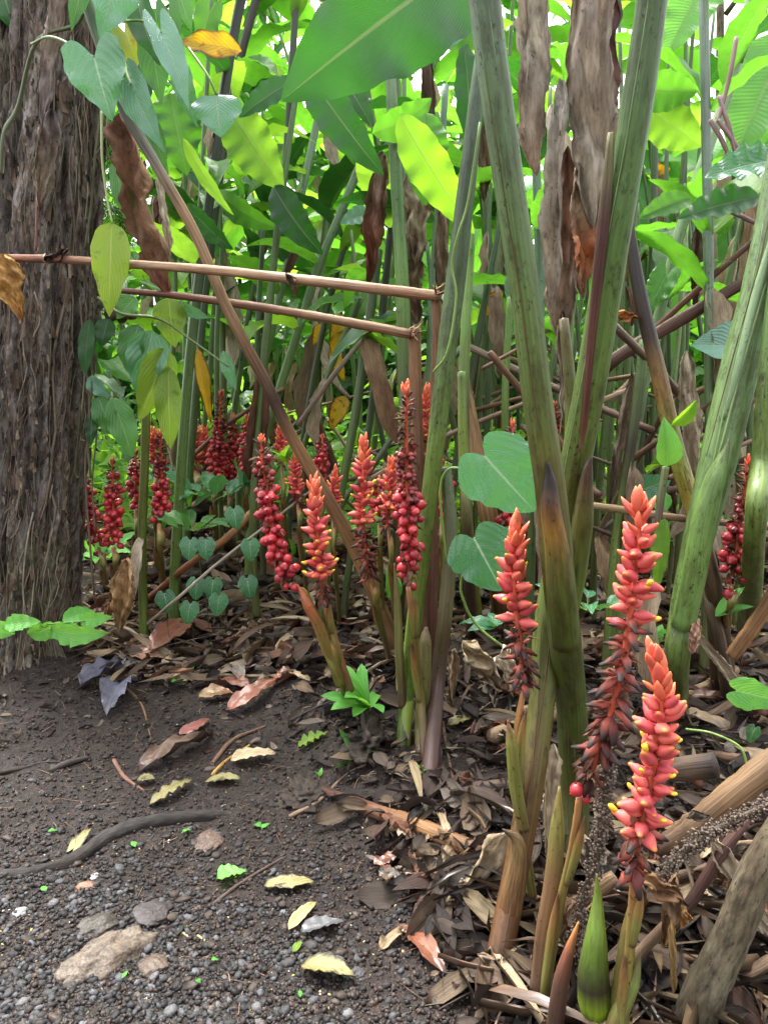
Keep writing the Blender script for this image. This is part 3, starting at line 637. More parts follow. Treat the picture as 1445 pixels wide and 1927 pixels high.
# ================================================================ canes and stems
def gp(p):
    if p[2] is None: g = G(p[0], p[1]); return (p[0], p[1], g.y)
    return p
GREEN1, GREEN2, OLIVE, YOL, DKG = C('#5f7d4e'), C('#6f8a45'), C('#6c7a34'), C('#8a8a36'), C('#34462a')
BRN, RBRN, TAN, DBRN, PURP = C('#7a5c3e'), C('#7c4a34'), C('#a08460'), C('#3f3026'), C('#4d3838')
def cane(name, label, cat, pts, widths, cols, mat=None, group=None, sides=12, saw=0, amp=0.05, at_end=-1, rough=0.0, grounded=True, ecc=1.0):
    pts = [gp(p) for p in pts]; X, rr = stem_px(pts, widths)
    if grounded: X[-1] = X[-1]+Vector((0, 0, -0.03))
    n = max(14, 7*len(pts)) if not saw else max(40, 12*len(pts))
    r = saw_r(rr[::-1], n, saw, amp) if saw else rr[::-1]
    mb = MB().tube(X[::-1], list(r), sides, n, cols[::-1], rough=rough, ecc=ecc)
    root = thing(name, X[-1], label, cat, group)
    mb.build('stem' if grounded else 'cane', mat or (M_oldcane if group == GR or widths[0] > 25 else M_cane), root)
    return root, pts
GR = 'thick green ginger canes of the near clump'
# colours run from the top of the cane to its foot
cA, PA_ = cane('ginger_cane', 'thick grey-green front cane leaning right, with burnt brown scar halfway down', 'ginger cane',
    [(893, -170, 1.12), (918, 60, 1.13), (955, 330, 1.15), (988, 560, 1.17), (1012, 760, 1.19), (1035, 920, 1.21), (1050, 1080, 1.24), (1062, 1200, 1.30), (1075, 1330, 1.38), (1080, 1480, 1.44), (1082, 1640, None)],
    [66, 60, 57, 54, 55, 56, 60, 60, 56, 54, 50], [C('#5d7455'), C('#597350'), C('#597243'), C('#5b7339'), C('#59682f'), C('#595428'), C('#545e27'), C('#4b5924'), C('#435223'), C('#464b21'), C('#3f3521')], group=GR, sides=20, saw=2, amp=0.04)
cB, PB_ = cane('ginger_cane', 'thick green front cane leaning left, woody brown foot left of the coral spikes', 'ginger cane',
    [(1246, -190, 1.12), (1222, 30, 1.15), (1188, 260, 1.18), (1150, 480, 1.22), (1118, 680, 1.27), (1085, 860, 1.32), (1058, 1020, 1.36), (1030, 1180, 1.36), (1018, 1330, 1.33), (1000, 1470, 1.29), (970, 1640, 1.24), (920, 1875, None)],
    [60, 56, 57, 58, 58, 56, 52, 50, 48, 47, 46, 52], [C('#597350'), C('#597349'), C('#567341'), C('#55733a'), C('#597337'), C('#5a6e32'), C('#59662d'), C('#556427'), C('#596328'), C('#5a5727'), C('#5e4b28'), C('#5d3f24'), C('#4f3721')], group=GR, sides=20, saw=2, amp=0.04)
def wrap(parent, pts, widths, cols, name='sheath', mat=M_oldcane, sides=10, ecc=1.0, lab=None):
    X, rr = stem_px([gp(p) for p in pts], widths); o = MB().tube(X, rr, sides, max(12, 5*len(pts)), cols, ecc=ecc).build(name, mat or M_cane, parent)
    if lab: o['label'] = lab
    return o
wrap(cA, [(1030, 868, 1.170), (1034, 905, 1.178), (1036, 960, 1.18), (1048, 1040, 1.19), (1056, 1120, 1.21), (1064, 1210, 1.26)], [1, 24, 38, 46, 56, 54], [C('#150f0d'), C('#1e140f'), C('#241710'), C('#59391c'), C('#86662b'), C('#66612b'), C('#545e27'), C('#4b5924'), C('#485421')], 'sheath', lab='sheath with a blackened, orange-brown tip')
wrap(cB, [(1150, 250, 1.17), (1135, 420, 1.19), (1112, 640, 1.24), (1098, 800, 1.28), (1090, 850, 1.29)], [14, 24, 18, 16, 4], [C('#73734b'), C('#4b302b'), C('#664239'), C('#593528'), C('#735943')], 'dead_sheath', M_brown, lab='narrow dried brown sheath clinging to the cane')
wrap(cB, [(1112, 858, 1.27), (1104, 892, 1.28), (1096, 980, 1.30), (1084, 1080, 1.32), (1070, 1180, 1.33)], [2, 22, 40, 38, 22], [C('#3e271c'), C('#4b3528'), C('#555524'), C('#4f6124'), C('#596628')], 'sheath', lab='green sheath with a dark torn lip')
wrap(cB, [(1060, 600, 1.33), (1075, 760, 1.34), (1075, 900, 1.36), (1060, 1040, 1.39)], [18, 24, 34, 30], [C('#66593e'), C('#626b39'), C('#59682d'), C('#596628')], 'sheath')
wrap(cB, [(945, 1560, 1.225), (975, 1590, 1.222), (960, 1700, 1.21), (936, 1820, 1.205), (930, 1850, 1.21)], [3, 28, 46, 52, 54], [C('#30211a'), C('#66522f'), C('#6e5030'), C('#6e4426'), C('#4d301e')], 'basal_sheath', M_brown, lab='dry brown woody sheath around the foot')
cC, PC_ = cane('ginger_cane', 'thick pale green ribbed cane leaning up to the right edge, with a pointed sheath lip', 'ginger cane',
    [(1520, 60, 1.85), (1475, 300, 1.82), (1440, 500, 1.80), (1392, 690, 1.78), (1352, 860, 1.76), (1312, 1020, 1.75), (1285, 1150, 1.76), (1272, 1250, 1.78), (1270, 1330, None)],
    [54, 60, 66, 70, 68, 54, 48, 46, 46], [C('#6a835e'), C('#6a835a'), C('#6a8557'), C('#688550'), C('#668449'), C('#668343'), C('#61753a'), C('#59662f')], group=GR, sides=18, saw=1, amp=0.03)
wrap(cC, [(1371, 826, 1.70), (1364, 850, 1.70), (1345, 900, 1.70), (1326, 970, 1.70), (1305, 1080, 1.71), (1284, 1180, 1.73)], [2, 14, 38, 44, 46, 44], [C('#4b4b30'), C('#59733c'), C('#668644'), C('#668441'), C('#617e43')], 'sheath', lab='pointed green sheath lip')
wrap(cC, [(1462, 420, 1.74), (1420, 560, 1.73), (1385, 700, 1.715), (1362, 790, 1.71)], [14, 16, 14, 6], [C('#78936b')], 'rib', M_cane)
cane('ginger_cane', 'upright green cane against the right edge beside the berry spike', 'ginger cane',
    [(1500, 300, 1.75), (1470, 480, 1.72), (1446, 680, 1.70), (1432, 860, 1.70), (1418, 1020, 1.70), (1408, 1200, None)], [34, 34, 34, 36, 38, 36], [C('#6a8a58'), C('#64824a'), C('#66803c'), C('#6c8440'), C('#5a7030')], group=GR, sides=16, saw=2)
cane('ginger_cane', 'blackened cane fading to yellow-green, leaning left-up behind the right-hand coral spikes', 'ginger cane',
    [(1178, 400, 2.05), (1205, 560, 2.02), (1238, 700, 2.0), (1272, 850, 1.98), (1312, 985, 1.96), (1350, 1150, 1.96), (1375, 1310, None)], [20, 26, 30, 32, 34, 32, 30],
    [C('#3a3026'), C('#2a211c'), C('#382820'), C('#8a6a38'), C('#8a9440'), C('#a08a3c'), C('#4a3a2a'), C('#53422e'), C('#463628')], group=GR, sides=12)
cane('ginger_cane', 'dry tan cane beside the blackened yellow-green one at right', 'ginger cane',
    [(1235, 720, 2.06), (1275, 850, 2.04), (1310, 960, 2.03), (1335, 1080, 2.03), (1352, 1300, None)], [10, 22, 26, 24, 24], [TAN, C('#9a7c58'), BRN, DBRN], M_brown, group=GR)
cane('ginger_cane', 'dark green speckled cane rising between the pole ends and the big front canes', 'ginger cane',
    [(930, -40, 1.98), (905, 120, 1.96), (880, 330, 1.95), (858, 520, 1.95), (838, 680, 1.95), (822, 820, 1.96), (805, 960, 1.98), (785, 1130, 2.0), (768, 1290, 2.02), (757, 1400, None)], [26, 28, 33, 37, 36, 34, 30, 27, 26, 26],
    [C('#3f5238'), C('#40553a'), C('#3f553a'), C('#4a603c'), C('#566f38'), C('#647a38'), C('#5f7630'), C('#5c6f2a'), C('#5c7a2c'), C('#4a6428')], group='canes of the middle clump', sides=16, saw=3)
cane('ginger_cane', 'smooth grey-green cane passing behind the right ends of both broken poles', 'ginger cane',
    [(728, 35, 2.5), (738, 200, 2.5), (748, 380, 2.5), (757, 540, 2.5), (762, 720, 2.5), (765, 900, 2.5), (745, 1180, None)], [17, 21, 23, 26, 26, 25, 24],
    [C('#7a947a'), C('#5d7a4e'), C('#5f8250'), C('#64863e'), C('#4a5a34'), C('#56582f'), C('#4a4028')], group='canes of the middle clump', sides=14, saw=3)
cane('ginger_cane', 'short purple-brown cane standing at the front of the middle clump', 'ginger cane',
    [(838, 880, 2.0), (848, 1000, 1.98), (838, 1150, 1.97), (822, 1300, 1.97), (806, 1470, None)], [22, 26, 27, 28, 34], [C('#4a5a38'), C('#54583a'), C('#5a5238'), C('#55403a'), C('#4c3430')], group='canes of the middle clump', sides=14, saw=2)
cane('ginger_cane', 'bright yellow-green cane foot in the middle clump above the rosette plant', 'ginger cane',
    [(800, 980, 2.10), (785, 1100, 2.08), (772, 1230, 2.06), (760, 1400, None)], [14, 24, 28, 24], [C('#5c6a30'), C('#7a8a34'), C('#869a3a'), C('#6a7a30')], group='canes of the middle clump', sides=14)
cane('ginger_cane', 'slim dark purple cane just right of the middle clump', 'ginger cane',
    [(868, 700, 2.2), (872, 860, 2.2), (880, 1020, 2.2), (888, 1200, None)], [16, 18, 20, 22], [C('#6a8444'), C('#7a8c3a'), C('#54403a'), C('#4a3434')], group='canes of the middle clump', saw=2)
cane('ginger_cane', 'slim green cane with brown joints behind the two heart-shaped leaves', 'ginger cane',
    [(886, 430, 2.28), (876, 620, 2.28), (872, 800, 2.28), (880, 1000, 2.28), (902, 1180, None)], [16, 20, 22, 22, 20], [C('#7a9a58'), C('#6f8f48'), C('#5a4a3a'), C('#82963c'), C('#9aa83e')], group='canes of the middle clump', saw=2)
cane('dead_cane', 'broad tan-brown dead cane leaning left behind the heart-shaped leaves', 'dead cane',
    [(872, 700, 2.42), (888, 800, 2.42), (905, 900, 2.42), (925, 1010, 2.42), (945, 1180, None)], [18, 26, 34, 36, 30], [C('#8a6f50'), C('#9a7c58'), C('#8a6848'), C('#6f5238')], M_brown)
def edge_line(root, pts, widths, f0, f1, u0, u1, wpx, col, n=14, name='sheath_edge', mat=None):
    """the raised edge of a leaf sheath running along a cane's surface"""
    pts = [gp(p) for p in pts]; A = np.array(pts, float); tt = np.linspace(0, 1, len(A)); out = []; rr = []
    for i in range(n):
        g_ = i/(n-1); f = f0+(f1-f0)*g_; u = u0+(u1-u0)*g_; q = [np.interp(f, tt, A[:, k]) for k in range(3)]; w_ = np.interp(f, np.linspace(0, 1, len(widths)), widths)
        m = pxm(*q); out.append(P(q[0]+u*w_/2, q[1], q[2]-w_/2*m*math.sqrt(max(0, 1-u*u))*.98)); rr.append(wpx*.5*m*(.4+.6*math.sin(math.pi*g_)))
    MB().tube(out, rr, 5, n*3, col).build(name, mat or M_brown, root)
_b = [C('#54502c'), C('#6a4a34'), C('#4a3c24')]; _g = [C('#86a070'), C('#7c9658')]
WA, WB, WC = [66, 60, 57, 54, 55, 56, 60, 60, 56, 54, 50], [60, 56, 57, 58, 58, 56, 52, 50, 48, 47, 46, 52], [54, 60, 66, 70, 68, 54, 48, 46, 46]
for f0, f1, u0, u1, w_, c_ in [(.04, .46, .15, .75, 3, _g), (.12, .5, -.55, -.1, 2.5, _b), (.5, .95, .3, -.5, 3, _b), (.56, .9, -.7, .2, 2.5, _g)]: edge_line(cA, PA_, WA, f0, f1, u0, u1, w_, c_)
for f0, f1, u0, u1, w_, c_ in [(.05, .5, -.2, -.75, 3, _g), (.15, .48, .5, .2, 2.5, _b), (.55, .9, .5, -.4, 3, _b), (.62, .98, -.5, .3, 3, _b), (.3, .7, .75, .3, 2, _g)]: edge_line(cB, PB_, WB, f0, f1, u0, u1, w_, c_)
for f0, f1, u0, u1, w_, c_ in [(.1, .6, .5, -.2, 5, _g), (.2, .8, -.6, .1, 3, _g), (.4, .95, .3, .7, 3, _b), (.1, .5, -.2, -.7, 2.5, _b)]: edge_line(cC, PC_, WC, f0, f1, u0, u1, w_, c_)
# mid-distance stems, each read off the picture
MID = [
 ('dark straight stem running down from the top beside the blue-grey leaf', [(470, -80), (432, 110), (405, 300), (378, 500), (355, 700), (340, 900), (328, 1110)], 22, 3.1, ['#2e332a', '#2c3026', '#384530', '#5c7a44', '#66833e', '#5a6a30']),
 ('second dark stem close beside the dark straight one, nearer the middle', [(500, -60), (450, 120), (418, 300), (395, 480), (378, 640), (362, 820), (352, 980)], 18, 3.5, ['#3a2f2a', '#2f3328', '#40553a', '#54703f', '#4d5f30']),
 ('olive cut-off cane stump rising beside the trunk under the lobed leaves', [(276, 770), (272, 900), (268, 1020), (270, 1140)], 19, 2.95, ['#6a7a34', '#5f7230', '#5a6c2c']),
 ('slim stem reaching up through the left thicket to the pink flower', [(560, -60), (548, 150), (535, 330), (515, 500), (492, 700), (475, 880)], 15, 3.9, ['#3a3a30', '#44523a', '#50683e', '#5a7440']),
 ('pale slim stem leaning right toward the curled leaf above the poles', [(610, 170), (575, 330), (540, 500), (505, 650), (455, 880)], 16, 3.7, ['#7a9480', '#6d8a60', '#64824a', '#5a7038']),
 ('green stem leaning hard right under the dark drooping leaf', [(692, 275), (645, 390), (600, 500), (565, 610), (530, 720), (480, 900)], 19, 3.4, ['#5f7a5a', '#5c7a50', '#64804a', '#5f7434']),
 ('dark thin stem just right of the one leaning under the drooping leaf', [(700, 330), (650, 460), (622, 560), (592, 700), (565, 860), (545, 980)], 13, 3.6, ['#34402c', '#3c4a30', '#4a5a38', '#4a5430']),
 ('thin upright stem left of the diagonal cane crossing', [(505, 330), (485, 480), (462, 640), (440, 780), (425, 920)], 13, 4.0, ['#4f6a44', '#56703c', '#5a6c34']),
 ('thick olive stem behind the coral spike in the middle', [(712, 470), (690, 640), (665, 800), (635, 960), (610, 1100)], 20, 2.9, ['#44583a', '#50663c', '#56682f', '#4a4a2a']),
 ('dark stem right beside the thick olive one', [(735, 430), (718, 600), (700, 760), (672, 960), (650, 1120)], 16, 3.0, ['#2e3626', '#3a4a30', '#4a5c34', '#453f2a']),
 ('leaning thin stem crossing behind the middle of the diagonal cane', [(680, 560), (620, 700), (575, 830), (530, 980)], 13, 3.3, ['#5a704a', '#5a6c3a', '#4f5a30']),
 ('pale green stem in front of the hanging dry leaves at centre', [(838, 160), (826, 360), (812, 560), (806, 760), (800, 960)], 15, 2.9, ['#7a9484', '#6a8a6a', '#5c7a50', '#5a6a38']),
 ('green stem seen between the two big front canes', [(1000, 100), (1010, 350), (1016, 600), (1010, 800), (1000, 1020)], 19, 2.3, ['#5a7a5a', '#64866a', '#5a7a4a', '#566a38']),
 ('thin green stem half hidden beside the leaning front cane', [(1078, 560), (1068, 720), (1058, 880), (1050, 1040)], 13, 2.4, ['#6a8a50', '#64803c', '#566a30']),
 ('grey-green straight vertical stem at the right third', [(1322, -80), (1327, 200), (1332, 450), (1334, 700), (1335, 980)], 21, 2.35, ['#7c8c7a', '#73867a', '#6c8468', '#667c4c', '#5a5c38']),
 ('pale ribbed stem leaning right toward the top right corner', [(1420, -40), (1385, 120), (1335, 270), (1290, 400), (1255, 530), (1215, 700), (1185, 880), (1170, 1010)], 24, 2.6, ['#8aa47c', '#86a276', '#7f9c70', '#76946a', '#6d8a50', '#62783c']),
 ('greenish stem with a black joint behind the largest coral spike', [(1212, 640), (1198, 760), (1180, 880), (1162, 1000), (1150, 1130)], 23, 2.25, ['#64824a', '#33291f', '#6a8040', '#5c6a34']),
 ('short purple stem topped by a fresh folded leaf', [(1252, 878), (1244, 930), (1238, 985), (1232, 1090)], 16, 1.95, ['#6c7a4c', '#5a4a44', '#4a3c3a']),
 ('slender stem rising left of the hanging red-brown leaf', [(300, 260), (322, 420), (330, 560), (318, 760), (300, 960)], 12, 3.9, ['#5a7440', '#5a7440', '#56682f']),
 ('slender stem just left of the thin upright one', [(420, 420), (405, 560), (395, 700), (380, 860)], 12, 4.4, ['#5a7440', '#5a7440', '#56682f']),
 ('thin dark stem behind the right berry spike', [(1420, 560), (1412, 760), (1405, 960), (1398, 1080)], 12, 2.7, ['#4a5c38', '#50683c', '#4a4a2c']),
 ('leaning green stem behind the base of the two big canes', [(960, 560), (950, 760), (958, 940), (975, 1120)], 16, 2.6, ['#6a8a48', '#6f8a3c', '#5f6a30']),
 ('thin pale stem near the right edge of the thicket', [(1290, 420), (1278, 600), (1262, 760), (1240, 940)], 13, 3.1, ['#8aa070', '#7a9458', '#66803c']),
 ('slanting grey-green stem low behind the left pole ends', [(880, 640), (830, 700), (760, 790), (700, 880), (640, 960)], 13, 3.2, ['#7a8c74', '#6c7c60', '#5c6844']),
]
MIDR = []
for lab, pts, w_, Y, cs in MID:
    p = [(a, b, Y) for a, b in pts]; g_ = P(p[-1][0], p[-1][1], Y); gz = ghs(g_.x, Y)
    cs2 = [C(c) for c in cs]
    X, rr = stem_px(p, [w_*.84]*len(p)); X = [v for v in X]
    if g_.z > gz+0.01: d = (X[-1]-X[-2]).normalized(); X.append(X[-1]+Vector((d.x*0.3*(g_.z-gz), 0, -(g_.z-gz)-0.02))); rr.append(rr[-1]*1.15)
    root = thing('ginger_plant', X[-1], lab, 'ginger plant', 'ginger plants standing in the middle distance')
    MB().tube(X[::-1], list(saw_r(rr[::-1], 36, 4, 0.07)), 9, 36, cs2[::-1]).build('stem', M_cane, root); MIDR.append((root, X[::-1]))

# broken canes that form the rail
GB = 'broken brown canes hanging across the view'
t1 = thing('broken_cane', P(812, 1380, 2.1), 'upper long broken cane lying almost level from the trunk, snapped down at its right end', 'broken cane', GB)
X, rr = stem_px([(-70, 486, 2.35), (90, 487, 2.3), (230, 496, 2.24), (395, 508, 2.16), (600, 530, 2.08), (770, 551, 2.02), (826, 557, 2.0)], [14, 15, 16, 17, 19, 21, 19])
MB().tube(X, rr, 12, 60, [C('#8a5a4a'), C('#8f6450'), C('#ab8e72'), C('#a08064'), C('#a88a70'), C('#946e56'), C('#a58468')], rough=0.05).build('fallen_length', M_brown, t1)
for q in (90, 195, 560):
    a = P(q, 487+(q-90)*0.087, 2.295-(q-90)*0.00038); MB().tube([a+Vector((-.008, 0, 0.001)), a+Vector((.008, 0, 0))], [0.0162 if q > 300 else 0.0140]*2, 10, 4, [C('#a8947c')]).build('joint', M_brown, t1)
X, rr = stem_px([(821, 550, 2.02), (822, 640, 2.03), (818, 760, 2.05), (814, 950, 2.08), (812, 1380, 2.1)], [20, 19, 20, 22, 24])
X[-1].z = ghs(X[-1].x, X[-1].y)-0.02
MB().tube(X, rr, 10, 40, [C('#8a6850'), C('#74503c'), C('#64402f'), C('#5a3c2e')], rough=0.05).build('standing_stump', M_brown, t1)
t2 = thing('broken_cane', P(792, 1300, 2.3), 'lower shorter broken cane below the upper one, torn at its right end', 'broken cane', GB)
X, rr = stem_px([(228, 547, 2.52), (330, 556, 2.48), (470, 575, 2.42), (620, 600, 2.36), (772, 629, 2.30)], [10, 13, 16, 17, 19])
MB().tube(X, rr, 12, 50, [C('#5c382e'), C('#6a4436'), C('#7a5a46'), C('#8c7056'), C('#8a6a50')], rough=0.05).build('fallen_length', M_brown, t2)
X, rr = stem_px([(780, 618, 2.32), (783, 760, 2.33), (788, 960, 2.33), (792, 1300, 2.32)], [24, 24, 24, 26]); X[-1].z = ghs(X[-1].x, X[-1].y)-0.02
MB().tube(X, rr, 10, 40, [C('#8c6a4c'), C('#6f4e38'), C('#5f4432'), C('#55402e')], rough=0.06).build('standing_stump', M_brown, t2)
for tt_, c0_, dx in ((t1, P(824, 553, 2.0), 1), (t2, P(776, 624, 2.30), 1)):     # torn fibres where the canes snapped
    for k in range(11):
        d = Vector((U(-.2, 1)*dx, U(-.7, .2), U(-1, .9))).normalized()*U(.012, .042); a_ = c0_+Vector((U(-.012, .008), U(-.015, .01), U(-.014, .014)))
        MB().tube([a_, a_+d*.55+Vector((0, 0, -.002)), a_+d], [.003, .0022, .0007], 4, 6, [C(R.choice(['#a88a68', '#7c5a42', '#54382a']))]).build('splinter', M_brown, tt_)
t3, _ = cane('leaning_cane', 'long diagonal cane from climbing leaves to middle clump, grey above and brown below', 'leaning cane',
    [(150, -40, 2.25), (205, 120, 2.26), (240, 215, 2.28), (300, 320, 2.30), (368, 440, 2.33), (430, 585, 2.37), (500, 720, 2.42), (548, 820, 2.46), (615, 935, 2.51), (680, 1060, 2.56), (762, 1245, None)], [26, 25, 22, 20, 20, 21, 22, 23, 25, 27, 29],
    [C('#6a7a62'), C('#5f705a'), C('#5c6458'), C('#7c7870'), C('#9a7e62'), C('#92765a'), C('#80644c'), C('#3a2a24'), C('#8a6848'), C('#7a5a40'), C('#86643c'), C('#4a3424')], M_brown, sides=14, rough=0.02)
# other dead canes on the ground and at the right
def fallen(name, lab, pts, widths, cols, mat=None, cat='dead cane', grp=None, sides=9, rough=0.08, lift=0.0, ecc=1.0):
    X, rr = stem_px([gp(p) for p in pts], widths)
    for i, p in enumerate(pts):
        if p[2] is None: X[i].z += rr[i]*0.7+lift
    o = MB().tube(X, rr, sides, max(20, 6*len(pts)), [C(c) for c in cols], rough=rough, ecc=ecc).build(name, mat or M_brown)
    return tag(o, lab, cat, grp)
fallen('fallen_cane', 'red-brown fallen cane lying on the bank below the rosette plant', [(608, 1492, None), (690, 1530, None), (790, 1568, None), (905, 1618, None)], [16, 28, 34, 34], ['#4c322a', '#5c3c2e', '#84623f', '#5f4532'])
fallen('fallen_cane', 'short brown cane end left of the foot of the front cane', [(890, 1712, None), (935, 1730, None), (990, 1742, None)], [24, 26, 24], ['#8c6448', '#7a543c'])
fallen('fallen_cane', 'thick orange-brown broken cane rising to the right edge at bottom right', [(1235, 1600, 1.2), (1300, 1560, 1.2), (1380, 1495, 1.2), (1500, 1400, 1.2)], [34, 52, 54, 56], ['#4a3426', '#6f5840', '#7c6246', '#64503a'])
fallen('fallen_branch', 'thick grey-brown branch leaning from the bottom edge to the right edge', [(1290, 1990, 0.98), (1325, 1870, 0.98), (1380, 1750, 0.98), (1440, 1610, 0.99), (1520, 1490, 1.0)], [84, 74, 64, 62, 60], ['#4c4438', '#5a5444', '#645c4a', '#585040'], M_bark, 'branch', sides=14)
fallen('fallen_branch', 'dark reddish thin branch under the grey seed spike at right', [(1255, 1760, 1.15), (1310, 1680, 1.15), (1360, 1600, 1.15), (1425, 1520, 1.16)], [18, 22, 22, 18], ['#3a2a26', '#523832', '#5a4038'], None, 'branch')
fallen('fallen_cane', 'dark thin cane slanting over the thicket at right, upper of two', [(1140, 700, 2.5), (1230, 620, 2.45), (1340, 520, 2.4), (1480, 400, 2.35)], [11, 12, 12, 10], ['#54382e', '#6a4434', '#4a3228'])
fallen('fallen_cane', 'dark double cane slanting over the thicket at right, lower of two', [(1070, 730, 2.45), (1180, 660, 2.42), (1300, 590, 2.38), (1420, 520, 2.34)], [16, 18, 18, 14], ['#4a3a34', '#5c4036', '#4a3028'], ecc=1.4)
fallen('fallen_cane', 'pale brown cane lying level behind the largest coral spike', [(1095, 948, 2.0), (1190, 962, 2.0), (1280, 975, 2.0), (1480, 995, 2.0)], [12, 16, 14, 10], ['#9a8464', '#8c7458', '#6a5444'])
fallen('fallen_cane', 'reddish brown cane on the ground right of the largest coral spike', [(1265, 1275, None), (1340, 1245, None), (1460, 1222, None)], [22, 26, 24], ['#6a4438', '#7c5044', '#5a3a30'])
fallen('fallen_cane', 'brown cane slanting down from the right edge above the reddish one', [(1375, 1235, 1.8), (1415, 1180, 1.78), (1480, 1080, 1.75)], [26, 28, 28], ['#7a5a40', '#8a6846', '#6a4c34'])
fallen('fallen_cane', 'weathered grey cane leaning left behind the pale green ribbed cane foot', [(1325, 1075, 2.0), (1345, 1180, 1.95), (1378, 1330, None)], [20, 26, 28], ['#6a5c4a', '#54463a', '#4a3c30'])
fallen('fallen_cane', 'long rusty stick slanting up from the litter beside the trunk', [(275, 1135, None), (360, 1060, 3.0), (430, 1010, 3.05), (490, 945, 3.15)], [13, 14, 15, 12], ['#7a4c34', '#8c5a3c', '#a07850'], grp='sticks left of centre')
fallen('stick', 'thin pale grey stick crossing over the rusty one beside the trunk', [(255, 1195, None), (330, 1130, 2.75), (410, 1060, 2.8), (500, 990, 2.9), (640, 880, 3.0)], [6, 6, 6, 5, 4], ['#9a9284', '#8a8274'], cat='stick', grp='sticks left of centre')
fallen('stick', 'pale thin stick lying level above the bare soil', [(235, 1275, None), (360, 1272, None), (490, 1274, None), (560, 1270, None)], [6, 7, 6, 5], ['#9a8c70', '#8a7a60'], cat='stick')
fallen('fallen_cane', 'dark brown cane lying on litter behind the diagonal cane foot', [(600, 1165, None), (680, 1145, None), (780, 1120, None)], [14, 16, 14], ['#3c302a', '#4a3a30'])
fallen('fallen_cane', 'long brown cane on the ground behind the feet of the two big canes', [(1060, 1242, None), (1140, 1240, None), (1230, 1236, None)], [18, 20, 16], ['#7a5c40', '#8c6c4c'])
fallen('stick', 'slanting tan stick in the thicket behind the heart-shaped leaves', [(700, 900, 2.9), (820, 830, 2.9), (960, 770, 2.9), (1040, 740, 2.9)], [10, 10, 9, 8], ['#8a7460', '#6a5448'], cat='stick')
fallen('stick', 'slanting purplish stick behind the diagonal cane', [(560, 800, 3.2), (640, 690, 3.2), (700, 620, 3.2)], [9, 10, 8], ['#7a6860', '#8a7c74'], cat='stick')
for i, (a, b, lab) in enumerate([((1385, 70), (1350, 230), 'pale mauve dry leaf stalk, uppermost of the broken bunch at top right'), ((1350, 225), (1410, 320), 'pale mauve dry leaf stalk bending right in the broken bunch at top right'), ((1352, 180), (1392, 330), 'pale mauve dry leaf stalk in the middle of the broken bunch at top right'), ((1335, 225), (1375, 305), 'short mauve dry leaf stalk at the left of the broken bunch at top right'), ((1335, 380), (1460, 440), 'mauve dry leaf stalk below the wavy leaves at the right edge')]):
    fallen('dry_stalk', lab, [(*a, 2.2), ((a[0]+b[0])/2+3, (a[1]+b[1])/2, 2.2), (*b, 2.2)], [9, 9, 7], ['#a08a8c', '#8a7070', '#7a5c58'], cat='stalk', grp='mauve stalks at top right')
# exposed roots on the path
o = fallen('tree_root', 'thick smooth dark root snaking across the path at left', [(-60, 1650, None), (30, 1648, None), (75, 1640, None), (130, 1625, None), (210, 1575, None), (280, 1552, None), (370, 1540, None), (430, 1535, None), (480, 1548, None)], [24, 25, 24, 27, 29, 30, 26, 18, 6], ['#262322', '#302c2a', '#282523', '#322e2c'], M_bark, 'root', sides=16, rough=0.10, lift=-0.010)
for lab, pts, w_, c in [
 ('thin dark forked root above the thick one at the left edge', [(-30, 1462), (40, 1450), (80, 1437), (120, 1436)], 10, '#332b28'),
 ('dark knobbly twig right of the thin forked root', [(95, 1455), (130, 1440), (170, 1428)], 13, '#3a3432'),
 ('short curved reddish root between twig and small yellow leaf', [(215, 1433), (235, 1465), (272, 1490)], 8, '#7a5a4c'),
 ('long thin brown root curving down from the purple wilted leaf', [(235, 1292), (268, 1330), (285, 1390), (300, 1408)], 5, '#6a4e38'),
 ('pale straight straw left of the round yellow leaf', [(122, 1512), (115, 1560), (104, 1600)], 4, '#a89868'),
 ('thin root running up the bank beside the flower stalk feet', [(400, 1440), (440, 1395), (500, 1368)], 9, '#6a5244'),
 ('yellowish twig curling beside the pale oval leaf', [(400, 1460), (425, 1435), (478, 1398)], 7, '#b08a48'),
 ('pale curled tendril on the gravel at centre', [(325, 1756), (345, 1758), (358, 1768)], 6, '#a8a078'),
 ('longer pale curled tendril right of the other on the gravel', [(372, 1762), (395, 1780), (415, 1810)], 5, '#8f8a5c'),
 ('fibrous root forking down the bank below the dead leaf pile', [(545, 1540), (600, 1510), (650, 1460), (690, 1440)], 9, '#7a6656'),
 ('long thin root trailing from the fallen cane to the path', [(400, 1705), (460, 1660), (545, 1610), (620, 1580)], 7, '#4a3c34'),
 ('upright grey twig in front of the foot of the front cane', [(900, 1750), (905, 1830), (898, 1930)], 7, '#5a5654'),
 ('thin twig hanging beside the purple-brown cane foot', [(830, 1330), (842, 1420), (870, 1530)], 6, '#6a5444')]:
    fallen('root' if 'root' in lab else 'twig', lab, [(a, b, None) for a, b in pts], [w_, w_, w_*0.5], [c], M_root, 'root' if 'root' in lab else 'twig', sides=6, rough=0.12)
